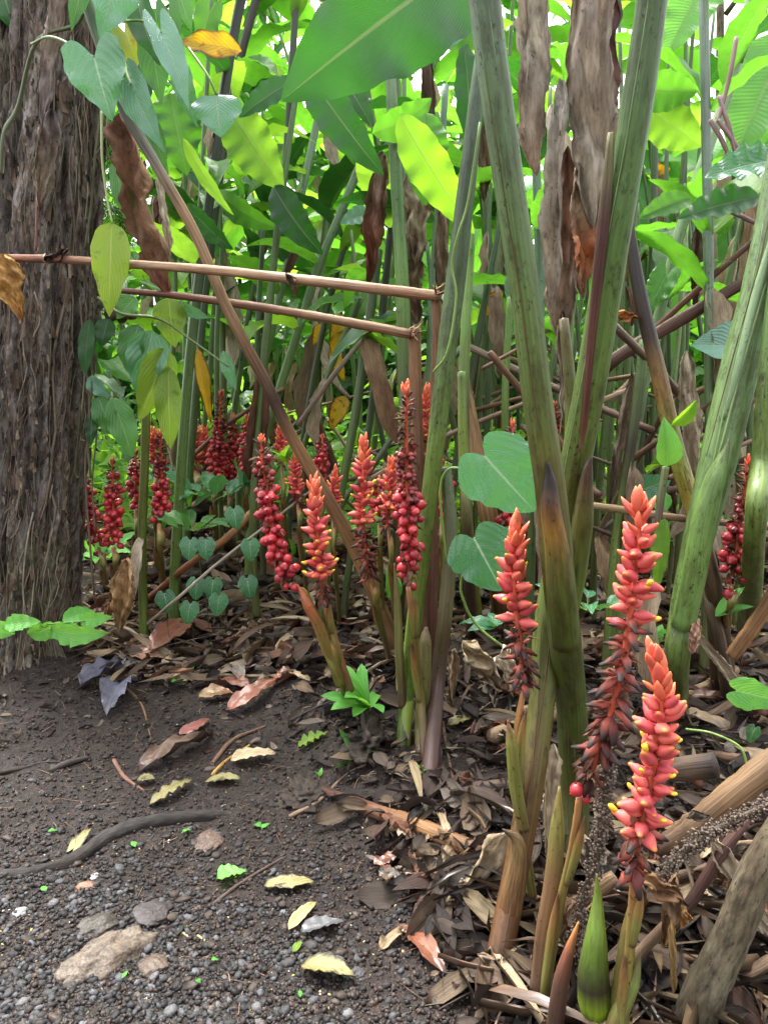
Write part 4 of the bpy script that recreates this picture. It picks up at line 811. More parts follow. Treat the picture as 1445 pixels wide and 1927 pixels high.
# knotty mossy stump beside the rosette
stone(690, 1400, 66, 70, C('#3a332c'), 'stump', 'dark knotty mossy stump beside the green rosette plant', 'stump', seed=31, long=2.6, knob=1.0, mat=M_mud)
stone(570, 1500, 90, 60, C('#332b26'), 'clod', 'raised dark clod of soil and roots at the edge of the bank', 'soil clod', seed=33, long=.8, knob=.8, mat=M_mud)
for i, (x_, y_, w_, h_, lab) in enumerate([(380, 1010, 150, 60, 'dark rotten log mound under the small vine leaves, left part'), (465, 1040, 120, 50, 'dark rotten log mound under the small vine leaves, right part')]):
    stone(x_, y_+80, w_, h_, C('#3a322c'), 'log', lab, 'log', seed=40+i, long=1.2, knob=.8, mat=M_mud)

ORD = ['first', 'second', 'third', 'fourth', 'fifth', 'sixth', 'seventh', 'eighth', 'ninth', 'tenth', 'eleventh', 'twelfth', 'thirteenth', 'fourteenth', 'fifteenth', 'sixteenth', 'seventeenth', 'eighteenth', 'nineteenth', 'twentieth']
ORD += ['twenty-'+o_ for o_ in ORD[:9]]+['thirtieth']+['thirty-'+o_ for o_ in ORD[:9]]+['fortieth']+['forty-'+o_ for o_ in ORD[:9]]+['fiftieth']+['fifty-'+o_ for o_ in ORD[:9]]+['sixtieth']
# thin bare canes and criss-crossing dead ones that fill the thicket
BARE = []
L_ = sorted([(U(230, 1440) if k % 2 else U(860, 1440), U(2.7, 4.6)) for k in range(56)])
for i, (px, Y) in enumerate(L_):
    ln = U(-90, 130); y0 = U(-60, 460); pts = [(px+ln, y0), (px+ln*.55+U(-14, 14), y0+(950-y0)*.45), (px, 950)]
    X = [P(a, b, Y) for a, b in pts]; f = X[-1].copy(); f.z = ghs(f.x, Y)-.02; X.append(f); r = U(.009, .017)
    root = thing('bare_cane', f, 'thin upright bare cane standing in the thicket, %s from the left of its kind' % ORD[i], 'bare cane', 'thin upright bare canes in the thicket')
    BARE.append((root, X[::-1]))
    MB().tube(X[::-1], list(saw_r([r, r, r*.9, r*.6], 30, 4, .08)), 7, 30, [C(R.choice(['#4a4a2c', '#5a4c34', '#54582f'])), C(R.choice(['#4f6634', '#5c7040', '#3c4c30'])), C(R.choice(['#5c7a4c', '#46603c', '#6c8a5c']))]).build('stem', M_cane, root)
L_ = sorted([(U(420, 900), U(3.5, 4.6)) if k % 4 == 0 else (U(900, 1450), U(2.3, 4.4)) for k in range(54)])
for i, (px, Y) in enumerate(L_):
    py = U(640, 960) if px > 900 else U(760, 960); a = math.radians(R.choice([U(-62, -12), U(12, 62), U(-40, -15)])); L = U(90, 230); dy = U(-.4, .4)
    fallen('dead_cane', 'dead brown cane slanting across the thicket, %s from the left of its kind' % ORD[i], [(px-math.cos(a)*L, py-math.sin(a)*L, Y-dy), (px+U(-8, 8), py+U(-8, 8), Y), (px+math.cos(a)*L, py+math.sin(a)*L, Y+dy)], [U(7, 15)*2.6/Y]*3, [R.choice(['#6a4c3c', '#8a7058', '#54403a', '#7c6a60', '#9a8468']), R.choice(['#5c4436', '#7a6450', '#4a3a34'])], grp='dead brown canes criss-crossing the thicket', sides=7)
L_ = sorted([(U(980, 1440), U(1380, 1880)) for k in range(13)]+[(U(880, 1440), U(1200, 1400)) for k in range(11)])
for i, (px, py) in enumerate(L_):
    a = math.radians(R.choice([U(-70, -20), U(15, 70), U(-20, 20)])); L = U(50, 130); q = G(px, py); Y0 = q.y; e = Vector((math.cos(a), .5*math.sin(a), 0)).normalized()*L*pxm(px, py, Y0); A_, B_ = q-e, q+e; A_.z = ghs(A_.x, A_.y)+.012; B_.z = ghs(B_.x, B_.y)+U(.01, .10); q.z = max(ghs(q.x, q.y)+.01, (A_.z+B_.z)/2-.01); r = U(5, 13)*pxm(px, py, Y0)
    tag(MB().tube([A_, q, B_], [r, r*1.1, r*.8], 8, 18, [C(R.choice(['#6c5442', '#8f7a60', '#4a3a30', '#7a4e3c', '#a08c70'])), C(R.choice(['#54402f', '#8a7258']))], rough=.12, ecc=R.choice([1, 1.5])).build('broken_stalk', M_brown), 'broken dry stalk among the litter at right, %s from the left of its kind' % ORD[i], 'broken stalk', 'broken dry stalks in the right-hand litter')
# ================================================================ flower and berry spikes
def revolve(name, prof, mat, ns=8, ecc=1.0, wob=0.0, bend=0.0, seed=0, pleat=0.0):
    """prof: (y, r) with y 0..1; unit length along +Y"""
    rs = np.random.RandomState(seed); V = []; Rr = []; th = np.arange(ns)*2*math.pi/ns
    for y, r in prof:
        rr = r*(1+wob*(rs.rand(ns)-0.5)*2)*(1+pleat*(np.arange(ns) % 2*2-1)); V.append(np.stack([np.cos(th)*rr, np.full(ns, y), np.sin(th)*rr*ecc+bend*y*y], 1)); Rr.append(np.tile([0, y, 0], (ns, 1)))
    V = np.concatenate(V); Rr = np.concatenate(Rr); Fc = []
    for i in range(len(prof)-1):
        for j in range(ns):
            k = (j+1) % ns; a, b, c, d = i*ns+j, i*ns+k, (i+1)*ns+k, (i+1)*ns+j; Fc += [(a, c, b), (a, d, c)]
    n = len(V); V = np.vstack([V, [[0, prof[-1][0]+0.01, bend*prof[-1][0]**2]]]); Rr = np.vstack([Rr, [[0, 1, 0]]])
    for j in range(ns): Fc.append(((len(prof)-1)*ns+j, n, (len(prof)-1)*ns+(j+1) % ns))
    return mk_mesh(name, V, np.array(Fc), Rr, None, mat)
BUDP = [(0, .06), (.08, .14), (.26, .26), (.46, .285), (.66, .225), (.84, .14), (.93, .10), (.99, .05)]
E_bud = [revolve('bud', BUDP, M_bud, 10, 0.85, 0.10, b_, s_, 0.05) for b_, s_ in ((.08, 1), (-.08, 2), (.14, 3))]
E_tip = [revolve('bract', [(0, .10), (.2, .22), (.5, .24), (.75, .16), (.95, .03)], M_tipb, 6, 0.6, 0.06, b_, s_) for b_, s_ in ((.18, 4), (.28, 5))]
E_husk = [revolve('husk', [(0, .05), (.12, .13), (.35, .2), (.55, .16), (.75, .12), (.92, .07)], M_husk, 7, 0.7, 0.3, b_, s_) for b_, s_ in ((-.2, 6), (.15, 7), (-.35, 8))]
E_dhusk = [revolve('husk', [(0, .05), (.15, .12), (.4, .17), (.7, .12), (.95, .05)], M_dhusk, 6, 0.7, 0.35, b_, s_) for b_, s_ in ((-.2, 9), (.2, 10))]
BERP = [(0, .06), (.06, .2), (.2, .36), (.42, .43), (.65, .38), (.82, .24), (.90, .10), (1.0, .07)]
E_berry = [revolve('berry', BERP, M_berry, 9, 1.0, 0.02, 0, s_) for s_ in (11, 12)]
E_dber = [revolve('berry', BERP, M_dberry, 7, 1.0, 0.08, 0, s_) for s_ in (13, 14)]
E_gold = [revolve('petal', [(0, .10), (.4, .22), (.75, .2), (1, .08)], M_gold, 6, 0.8, 0.1, 0.1, 15)]
E_pap = [leaf_mesh('papery_bract', M_dry, col=[C(c1), C(c2)], L=1, W=.32, shape='lance', arch=.2, fold=.4, ruffle=.2, crumple=.3, nr=5, nc=3, seed=s_) for c1, c2, s_ in (('#8a5a44', '#5a3c30', 1), ('#a8846a', '#6a4c3c', 2), ('#4a2a24', '#2c1c18', 3))]
PROF = {
 #  (t0, t1, kind, elev at t0, elev at t1, size, spacing, skip)
 'flower': [(0, .03, 'tip', 85, 70, .85, .12, 0), (.03, .16, 'tip', 68, 40, .95, .14, 0), (.16, .58, 'bud', 38, 5, 1.0, .11, .04), (.58, 1, 'husk', 5, -35, 1.05, .13, .12)],
 'bloom': [(0, .03, 'tip', 85, 70, .8, .12, 0), (.03, .20, 'tip', 68, 45, .95, .13, 0), (.20, .80, 'bud', 42, 2, 1.0, .10, .04), (.78, 1, 'husk', 0, -45, 1.1, .12, .15)],
 'long': [(0, .02, 'tip', 85, 70, .8, .12, 0), (.02, .09, 'tip', 65, 45, .95, .14, 0), (.09, .38, 'bud', 35, 0, 1.0, .12, .03), (.36, .80, 'husk', 5, -35, 1.15, .10, .05), (.50, .93, 'dhusk', -10, -55, 1.0, .16, .2), (.93, 1.0, 'berry', -40, -60, .9, .9, 0)],
 'berry': [(0, .03, 'tip', 85, 65, .6, .12, 0), (.03, .12, 'husk', 45, 20, .65, .15, .1), (.12, .38, 'dhusk', 20, -10, .7, .13, .1), (.30, .58, 'dberry', 10, -15, .72, .11, .05), (.50, .85, 'berry', -5, -30, 1.0, .115, .05), (.85, 1, 'berry', -25, -45, 1.05, .42, .25)],
 'fruit': [(0, .03, 'tip', 85, 65, .5, .14, 0), (.03, .16, 'dhusk', 45, 10, .6, .13, .1), (.14, .38, 'dberry', 10, -10, .75, .10, .05), (.32, .90, 'berry', -5, -32, 1.0, .105, .04), (.90, 1, 'berry', -25, -45, 1.05, .45, .2)],
}
KIND = {'tip': (E_tip, 'bract'), 'bud': (E_bud, 'bud'), 'husk': (E_husk, 'husk'), 'dhusk': (E_dhusk, 'husk'), 'berry': (E_berry, 'berry'), 'dberry': (E_dber, 'berry')}
KCOL = {'tip': C('#e8603a'), 'bud': C('#d9544a'), 'husk': C('#8a3a30'), 'dhusk': C('#5a2a20'), 'berry': C('#b81c2e'), 'dberry': C('#7a1822')}
def spike(label, cat, prof, axis_, stalk, el, group=None, gold=0.12, thick=5, sheaths=2, dens=0.95, wide=1.0, small=False):
    """axis_: picture points top->bottom of the spike; stalk: from there to the ground; el: element length in px"""
    A = [P(*p) for p in axis_]; S = [P(*gp(p)) for p in stalk]; n = 60
    X = catmull([tuple(a) for a in A], n); Ls = np.concatenate([[0], np.cumsum(np.linalg.norm(np.diff(X, axis=0), axis=1))]); Lt = Ls[-1]
    m = pxm(*axis_[len(axis_)//2]); e = el*m; r0 = thick*0.5*m
    gz = ghs(S[-1].x, S[-1].y)
    if S[-1].z > gz: S.append(Vector((S[-1].x, S[-1].y, gz-0.02)))
    root = thing('flower_spike' if cat == 'flower spike' else 'berry_spike', S[-1], label, cat, group)
    MB().tube([tuple(x) for x in X[::6]], [r0*0.5, r0*0.9, r0, r0], 7, 50, [C('#c85a3a'), C('#c05a40'), C('#8a4a34')], rough=0.1).build('spike_axis', M_root, root)
    MB().tube([A[-1]]+S, [r0, r0*1.3, r0*1.7, r0*2.0], 8, 30, [C('#b07a50'), C('#7a6a38'), C('#6c6434'), C('#5c4a34')], rough=0.05).build('stalk', M_cane, root)
    for k in range(sheaths):
        f = (k+0.25)/max(1, sheaths); pts = [A[-1]]+S; XX_ = catmull([tuple(p) for p in pts], 40); i0 = int(f*26); seg = XX_[i0:i0+14:3]
        off = np.array([(-1)**k*r0*1.2, -r0*0.9, 0])
        q = [tuple(seg[j]+off*(1.6-0.28*j)) for j in range(len(seg))]
        MB().tube(q, [r0*0.15, r0*1.6, r0*2.3, r0*2.2, r0*1.8], 8, 16, [C('#5a3a30'), C('#8a6a3c'), C('#7a7a40'), C('#6a6038')], ecc=0.7).build('sheath', M_cane, root)
    mb = MB() if small else None; ph = U(0, 6)
    for (t0, t1, kind, e0, e1, sz, spc, skip) in PROF[prof]:
        d = t0*Lt; d1 = t1*Lt; es = e*sz
        while d < d1:
            f = (d-t0*Lt)/max(1e-6, (d1-t0*Lt)); ph += 2.39996+U(-.5, .5)
            i = min(n-2, int(np.searchsorted(Ls, d))); x = Vector(X[i]); ax = (Vector(X[max(0, i-1)])-Vector(X[i+1])).normalized()
            a = ax.cross(Vector((0, 1, 0.2))).normalized(); b = ax.cross(a)
            rad = a*math.cos(ph)+b*math.sin(ph); ev = math.radians(e0+(e1-e0)*f+U(-19, 19))
            dr = (rad*math.cos(ev)+ax*math.sin(ev)).normalized(); dn = dr.y
            d += es*spc/dens*(0.75+0.5*R.random())*(1 if kind != 'tip' else .8)
            if R.random() < skip: continue
            s_ = es*(U(.72, 1.18) if kind not in ('berry', 'dberry') else U(.70, 1.15))*wide; start = x+rad*r0*0.7
            if kind in ('berry', 'dberry'): s_ *= 0.78; start = x+dr*es*U(0.05, 0.58)
            if small:
                v0, f0 = IV1, IF1; L = s_
                yy = dr; xx = yy.cross(ax).normalized(); zz = xx.cross(yy)
                VV = np.array([start+yy*(L*0.5*(1+v[1]))+xx*(L*0.27*v[0])+zz*(L*0.27*v[2]) for v in v0])
                mb.add(VV, f0, VV, np.array(KCOL[kind])*U(.75, 1.3)); continue
            me = R.choice(KIND[kind][0]); y = dr; z = (ax-y*ax.dot(y)); z = z.normalized() if z.length > .01 else b; xv = y.cross(z)
            M = Matrix((xv, y, z)).transposed().to_4x4()
            o = put(KIND[kind][1], me, start, M, root, s_)
            if kind in ('berry', 'dberry') and R.random() < .8:
                pass
            if kind == 'bud' and f > 0.25 and R.random() < gold*2.0:
                g_ = bpy.data.objects.new('petal', E_gold[0]); COL.objects.link(g_); g_.parent = o; g_.location = (0, .84, .05); g_.scale = (.62, .36, .62)
            if kind in ('berry',) and d > 0.5*Lt:      # little pedicels
                pass
    if prof in ('long', 'flower', 'bloom', 'berry', 'fruit') and el > 22:       # papery remains between the husks
        t0, t1 = {'long': (.45, .95), 'flower': (.6, 1), 'bloom': (.75, 1), 'berry': (.15, 1), 'fruit': (.2, 1)}[prof]
        for q in range(int(14*Lt/e*(t1-t0))):
            i = int((t0+(t1-t0)*R.random())*(n-2)); ph = U(0, 6.28); ax = (Vector(X[max(0, i-1)])-Vector(X[i+1])).normalized(); a = ax.cross(Vector((0, 1, .2))).normalized(); b = ax.cross(a); rad = a*math.cos(ph)+b*math.sin(ph); dr = (rad-ax*U(-.3, 1.6)).normalized()
            z = (ax-dr*ax.dot(dr)).normalized(); put('papery_bract', R.choice(E_pap), Vector(X[i])+rad*r0*.6, Matrix((dr.cross(z), dr, z)).transposed().to_4x4(), root, e*U(.4, .95))
    if small: tag(mb.build('fruits', M_fr, root), kind=None)
    return root
M_fr = plain_col('small_fruit', 0.35, 0.3)
FS, BS = 'flower spike', 'berry spike'
GF_, GBS = 'coral flower spikes', 'red berry spikes'
spike('largest coral flower spike, right of the big canes, withered maroon husks on its lower half', FS, 'long', [(1203, 942, 1.0), (1200, 1040, 1.0), (1185, 1150, 1.0), (1170, 1260, 1.0), (1140, 1370, 1.01), (1112, 1450, 1.02), (1090, 1500, 1.03)], [(1075, 1600, 1.05), (1050, 1720, 1.07), (1020, 1900, 1.08), (1012, 1990, 1.08)], 44, GF_, thick=13, dens=0.95)
spike('nearest coral flower spike, lower right, with fresh orange tip and yellow petals', FS, 'bloom', [(1232, 1235, .88), (1245, 1320, .88), (1235, 1400, .88), (1222, 1480, .88), (1205, 1560, .89), (1192, 1640, .90)], [(1188, 1720, .92), (1180, 1830, .93), (1165, 1990, .93)], 48, GF_, thick=14, dens=1.0)
spike('coral flower spike just left of the big canes, yellow-tipped in its middle', FS, 'flower', [(970, 985, 1.25), (968, 1060, 1.25), (968, 1130, 1.25), (980, 1220, 1.25), (984, 1300, 1.25)], [(972, 1400, 1.26), (985, 1560, 1.27), (1010, 1750, 1.28), (1015, 1840, None)], 35, GF_, thick=11)
spike('orange-tipped coral spike left of the diagonal cane, fading to pale salmon', FS, 'bloom', [(591, 910, 1.9), (592, 960, 1.9), (600, 1030, 1.9), (606, 1100, 1.9), (608, 1130, 1.9)], [(620, 1180, 1.92), (640, 1250, 1.95), (662, 1320, None)], 27, GF_, thick=8, gold=.2)
spike('coral spike just right of the diagonal cane, brown husks below', FS, 'flower', [(683, 835, 2.1), (684, 900, 2.1), (682, 970, 2.1), (690, 1050, 2.1), (696, 1090, 2.1)], [(712, 1150, 2.15), (735, 1250, None)], 24, GF_, thick=8)
spike('small salmon spike tucked behind the tall middle berry spike', FS, 'bloom', [(737, 872, 2.25), (733, 920, 2.25), (730, 990, 2.25)], [(738, 1080, 2.27), (752, 1240, None)], 22, GF_, thick=6)
spike('slim coral spike half hidden behind the dark speckled cane', FS, 'flower', [(803, 735, 2.5), (802, 800, 2.5), (798, 880, 2.5)], [(800, 1000, 2.5), (805, 1200, None)], 20, GF_, thick=6)
spike('small coral spike left of the diagonal cane, behind the big orange-tipped one', FS, 'bloom', [(556, 858, 2.7), (556, 900, 2.7), (560, 945, 2.7)], [(566, 1010, 2.7), (580, 1150, None)], 16, GF_, thick=5)
spike('small coral spike right beside the thick olive stem', FS, 'bloom', [(632, 885, 2.6), (630, 925, 2.6), (626, 975, 2.6)], [(630, 1050, 2.6), (640, 1180, None)], 16, GF_, thick=5)
spike('tiny coral spike above the small fresh leaf left of the diagonal cane', FS, 'bloom', [(526, 808, 3.0), (528, 840, 3.0), (530, 880, 3.0)], [(535, 960, 3.0), (545, 1100, None)], 14, GF_, thick=5)
spike('tall berry spike in the centre with large shiny crimson berries at the bottom', BS, 'berry', [(765, 730, 1.78), (764, 800, 1.78), (765, 880, 1.78), (768, 960, 1.78), (770, 1040, 1.79), (768, 1105, 1.80)], [(778, 1180, 1.84), (790, 1300, 1.92), (800, 1430, None)], 28, GBS, thick=10, dens=1.05, wide=1.0)
spike('tall berry spike left of centre, curving right at the bottom, crimson berries', BS, 'fruit', [(492, 825, 1.92), (496, 880, 1.92), (508, 960, 1.91), (520, 1030, 1.9), (545, 1100, 1.9)], [(570, 1120, 1.9), (610, 1200, 1.92), (645, 1290, 1.96), (650, 1320, None)], 27, GBS, thick=9, dens=1.0)
spike('berry spike at the right edge of the picture beside the upright green cane', BS, 'berry', [(1405, 870, 1.9), (1400, 930, 1.9), (1390, 1000, 1.9), (1382, 1050, 1.9), (1376, 1100, 1.9)], [(1370, 1160, 1.92), (1362, 1250, None)], 27, GBS, thick=8)
spike('berry spike beside the trunk, standing alone behind the hanging roots', BS, 'fruit', [(212, 868, 2.85), (213, 920, 2.85), (213, 970, 2.85), (214, 1030, 2.85)], [(218, 1070, 2.85), (222, 1120, None)], 20, GBS, thick=7, dens=.9)
spike('berry spike half hidden behind the right side of the trunk', BS, 'fruit', [(150, 860, 3.0), (158, 920, 3.0), (170, 980, 3.0), (186, 1030, 3.0)], [(198, 1080, 3.0), (205, 1110, None)], 19, GBS, thick=6)
spike('brownish berry spike just right of the olive cut-off stump', BS, 'berry', [(303, 815, 2.9), (304, 880, 2.9), (303, 940, 2.9), (300, 985, 2.9)], [(302, 1040, 2.9), (308, 1110, None)], 19, GBS, thick=8, dens=1.3)
spike('berry spike peeking out left of the olive cut-off stump', BS, 'fruit', [(256, 850, 3.1), (256, 900, 3.1), (257, 960, 3.1)], [(258, 1020, 3.1), (260, 1110, None)], 18, GBS, thick=6)
spike('tall far berry spike with an orange tip between the left stems', BS, 'berry', [(417, 742, 3.5), (413, 800, 3.5), (408, 860, 3.5), (405, 915, 3.5)], [(405, 960, 3.5), (408, 1040, None)], 18, GBS, thick=7, dens=1.4)
spike('far berry spike right of the tall orange-tipped one', BS, 'fruit', [(440, 785, 3.55), (440, 830, 3.55), (437, 880, 3.55), (432, 925, 3.55)], [(432, 970, 3.55), (434, 1030, None)], 17, GBS, thick=6, dens=1.2)
spike('far coral-tipped berry cluster left of the tall orange-tipped one', FS, 'bloom', [(362, 795, 3.9), (365, 830, 3.9), (368, 880, 3.9)], [(372, 930, 3.9), (374, 990, None)], 18, GF_, thick=7, dens=1.3)
spike('second far coral cluster behind the left stems, right of the first', FS, 'bloom', [(383, 812, 4.1), (385, 850, 4.1), (386, 890, 4.1)], [(388, 940, 4.1), (390, 980, None)], 18, GF_, thick=7, dens=1.3)
spike('dark far berry spike just left of the tall left-of-centre one', BS, 'fruit', [(464, 785, 3.3), (465, 830, 3.3), (462, 890, 3.3)], [(464, 950, 3.3), (468, 1060, None)], 16, GBS, thick=6)
spike('small dark berry spike right of the diagonal cane at mid height', BS, 'fruit', [(607, 822, 2.9), (607, 860, 2.9), (603, 920, 2.9)], [(604, 1000, 2.9), (608, 1130, None)], 17, GBS, thick=6)
spike('berry spike partly behind the upper heart-shaped leaf', BS, 'berry', [(965, 798, 2.2), (962, 860, 2.2), (958, 940, 2.2), (954, 1005, 2.2)], [(952, 1080, 2.2), (955, 1230, None)], 24, GBS, thick=8)
spike('berry spike hanging behind the right side of the dark speckled cane', BS, 'fruit', [(832, 870, 2.2), (832, 920, 2.2), (830, 975, 2.2)], [(830, 1050, 2.2), (832, 1240, None)], 22, GBS, thick=6)
spike('small berry spike low behind the tall middle berry spike, at its left', BS, 'fruit', [(714, 905, 2.4), (713, 940, 2.4), (712, 975, 2.4)], [(716, 1050, 2.4), (724, 1220, None)], 22, GBS, thick=6)
spike('slim berry spike between the two big front canes', BS, 'fruit', [(1043, 760, 2.4), (1043, 820, 2.4), (1042, 890, 2.4)], [(1042, 1000, 2.4), (1045, 1200, None)], 17, GBS, thick=6)
spike('dark small coral cluster high between the left stems near the pole', FS, 'bloom', [(290, 812, 3.4), (290, 840, 3.4), (292, 880, 3.4)], [(294, 950, 3.4), (296, 1060, None)], 15, GF_, thick=5)
# pink flower far in the thicket
o = thing('pink_flower', P(483, 500, 4.2), 'small bright pink flower above the upper broken cane at left centre', 'flower')
M_pink = fruit_mat('pink_petal', C('#e0407a'), C('#f06a9a'), rough=.5, coat=0)
mp = revolve('petal', [(0, .08), (.4, .25), (.8, .2), (1, .05)], M_pink, 6, .5)
for k in range(14):
    d = Vector((math.cos(k*2.4), math.sin(k*2.4), .5+k*.06)).normalized(); put('petal', mp, P(483, 500, 4.2)+Vector((0, 0, k*.002)), frame(Vector((0, 0, 0)), d, facing=Vector((0, 0, 1))), o, .045)
# bare grey seed spikes at lower right
def seedspike(lab, pts, r, n):
    X = catmull([tuple(P(*p)) for p in pts], 60); mb = MB()
    mb.tube([tuple(x) for x in X[::8]], [r*.35]*2, 5, 20, [C('#5a4a3c')])
    for k in range(n):
        x = X[R.randrange(60)]; d = np.array([R.gauss(0, 1), R.gauss(0, 1), R.gauss(0, 1)]); d /= np.linalg.norm(d); q = x+d*r*U(.3, 1); s_ = U(.0012, .0030)
        mb.add(IV1*s_+q, IF1, IV1*s_+q, mixc(C('#857466'), C('#54483e'), U(0, 1)))
        if k % 3 == 0: mb.tube([x, (x+q)/2+d*0.002, q], [.0008], 3, 4, [C('#4a3c30')], caps=False)
    return tag(mb.build('seed_spike', M_lit), lab, 'seed spike', 'withered grey seed spikes')
seedspike('withered grey seed spike slanting up to the right edge', [(1235, 1660, 1.05), (1300, 1590, 1.05), (1370, 1550, 1.05), (1500, 1490, 1.05)], .017, 900)
seedspike('withered grey seed spike standing between the two nearest coral spikes', [(1148, 1430, 1.06), (1135, 1520, 1.06), (1125, 1600, 1.06), (1095, 1700, 1.07), (1080, 1800, 1.08)], .016, 900)

# ================================================================ stump shoots at lower right
def shoot(lab, pts, widths, cols, mat=None, ecc=1.0, cat='shoot', name='shoot'):
    X, rr = stem_px([gp(p) for p in pts], widths); return tag(MB().tube(X, rr, 14, 40, [C(c) for c in cols], ecc=ecc).build(name, mat or M_cane), lab, cat)
shoot('fat pointed bright green new shoot at the bottom right', [(1122, 1645, .97), (1124, 1690, .97), (1120, 1770, .96), (1116, 1830, .96), (1118, 1885, .96), (1118, 1905, .96)], [2, 16, 42, 58, 62, 50], ['#64762e', '#667a2c', '#5c7428', '#4f6426', '#352f22', '#7c9a24', '#6c8a24'])
shoot('olive brown pointed shoot right of the bright green one', [(1186, 1690, .95), (1182, 1750, .95), (1172, 1840, .95), (1150, 1990, .95)], [2, 26, 36, 40], ['#7a6a3c', '#7f7040', '#6c6a38', '#5a4a34'])
shoot('green-brown folded shoot leaning right beside the olive one', [(1205, 1790, .93), (1190, 1850, .93), (1160, 1920, .93), (1140, 2000, .93)], [2, 26, 34, 36], ['#5a4638', '#6c7a3c', '#6a6038', '#4a3c30'])
shoot('tall brownish sheathed stump right of the front cane foot', [(1052, 1480, 1.09), (1048, 1560, 1.09), (1040, 1660, 1.09), (1025, 1760, 1.09), (1010, 1900, 1.09), (1005, 2000, 1.09)], [4, 28, 34, 36, 34, 36], ['#8a7a44', '#74703a', '#7a5c40', '#6a5038', '#54403a', '#4a3a34'])
shoot('brown shoot with an orange split tip left of the bright green one', [(1088, 1735, 1.0), (1070, 1790, 1.0), (1055, 1850, 1.0), (1040, 1960, 1.0)], [3, 20, 30, 34], ['#c8864a', '#7a4a38', '#5a4034', '#463630'])
shoot('green-brown pointed shoot left of the front cane, under the coral spike', [(955, 1355, 1.23), (962, 1400, 1.23), (970, 1480, 1.24), (985, 1560, 1.25)], [3, 22, 26, 22], ['#7a4a3a', '#7a7a3c', '#74783c', '#6a5c34'])
shoot('dark blunt broken cane stub behind the nearest coral spike', [(1345, 1440, 1.15), (1300, 1445, 1.17), (1250, 1450, 1.2)], [48, 46, 40], ['#2c221c', '#5a4a3c', '#4c4034'], M_brown, name='cane_stub', cat='cane stub')
shoot('pointed olive sheath left of the tall middle stump in the centre clump', [(742, 1060, 1.95), (748, 1140, 1.96), (752, 1240, 1.98), (758, 1330, 2.0)], [2, 14, 18, 16], ['#6a5a3c', '#66683a', '#5c4a3a'], name='sheath_shoot')
shoot('blunt olive brown shoot at the foot of the centre clump', [(802, 1180, 1.93), (800, 1210, 1.93), (797, 1290, 1.94), (792, 1370, 1.97), (790, 1420, None)], [6, 24, 28, 24, 20], ['#5a4438', '#6c6a40', '#66683a', '#4f3c34'], name='sheath_shoot')
shoot('slim brown shoot curving from the foot of the orange-tipped spike', [(614, 1090, 1.93), (618, 1150, 1.93), (632, 1220, 1.94), (660, 1300, 1.96)], [2, 14, 18, 16], ['#6a5a34', '#7a7038', '#8a5a38', '#5a4434'], name='sheath_shoot')
shoot('brown pointed sheath at the foot of the left-of-centre berry spike', [(560, 1100, 1.88), (580, 1140, 1.88), (605, 1190, 1.9), (640, 1290, 1.94)], [2, 20, 22, 16], ['#9a5a3c', '#a05c3c', '#7a6434', '#6a6c30'], name='sheath_shoot')

# ================================================================ dead hanging and fallen big leaves
def dead(lab, b, t, w_, Y, cols, name='dead_leaf', cat='dead leaf', grp=None, mat=None, **k):
    kk = dict(shape='lance', nr=46, nc=19, crumple=0.16, ruffle=0.12, fold=0.15, ragged=0.55, rf=3, arch=0.03, curl=1.7, pleat=1.3); kk.update(k)
    B = P(b[0], b[1], Y); T = P(t[0], t[1], kk.pop('Y2', Y)); o = leaf_px(name, mat or (M_paper if w_ > 30 else M_dry), b, t, w_*1.12, Y, None, col=[C(c) for c in cols], **kk)
    return tag(o, lab, cat, grp)
GD = 'large dead leaves hanging from the canes'
dead('speckled grey-brown dead leaf hanging left of the broadest one at top right', (1018, -150), (1002, 330), 84, 1.5, ['#9a9288', '#a8a094', '#948a80', '#94806f'], grp=GD, shape='strap', roll=.2)
dead('broadest brown dead leaf hanging at the top right between the big canes', (1105, -190), (1118, 430), 128, 1.45, ['#7f6c5e', '#94867a', '#9a9084', '#bcb2a6'], grp=GD, shape='strap', roll=-.1, fold=.12)
dead('dark red-brown dead leaf fold behind the broadest hanging leaf', (1165, -150), (1130, 330), 62, 1.53, ['#4a2c26', '#54342c', '#6a4a3e'], grp=GD, shape='strap', roll=.6)
dead('long narrow grey dead leaf strip hanging at centre right', (1060, 150), (1038, 600), 44, 1.44, ['#a09a92', '#a8a096', '#9a9084', '#8f8070'], grp=GD, shape='strap', roll=.4)
dead('pale brown dead leaf end with orange patch hanging below the broadest one', (1092, 300), (1098, 560), 76, 1.47, ['#a8988a', '#a08f7c', '#a8643a', '#9a7c66'], grp=GD, roll=-.3)
dead('dark brown curled dead leaf lower end hanging at centre right', (1068, 280), (1052, 640), 90, 1.52, ['#6c4c3e', '#705446', '#8f8070'], grp=GD, shape='strap', roll=.1)
dead('narrow torn dead leaf tip dangling under the hanging bunch', (1058, 585), (1060, 790), 34, 1.5, ['#7a6a5c', '#8a7c6c', '#8c8070'], grp=GD, crumple=.3)
dead('rust-brown dead leaf with pale edge hanging behind the diagonal cane', (236, 215), (318, 555), 72, 2.5, ['#7c5a4a', '#9a745e', '#94745f', '#7a4a3c'], grp=GD, shape='strap', roll=.5, fold=.4)
dead('pale dry leaf edge beside the rust-brown leaf', (296, 335), (322, 480), 22, 2.45, ['#cfc6b8', '#b8aa98'], grp=GD, roll=-.4)
dead('brown dead leaf hanging left of the pole ends at centre', (722, 290), (692, 530), 62, 2.75, ['#8a7866', '#84685a', '#7a4a38', '#6a4434'], grp=GD, roll=.3, crumple=.2)
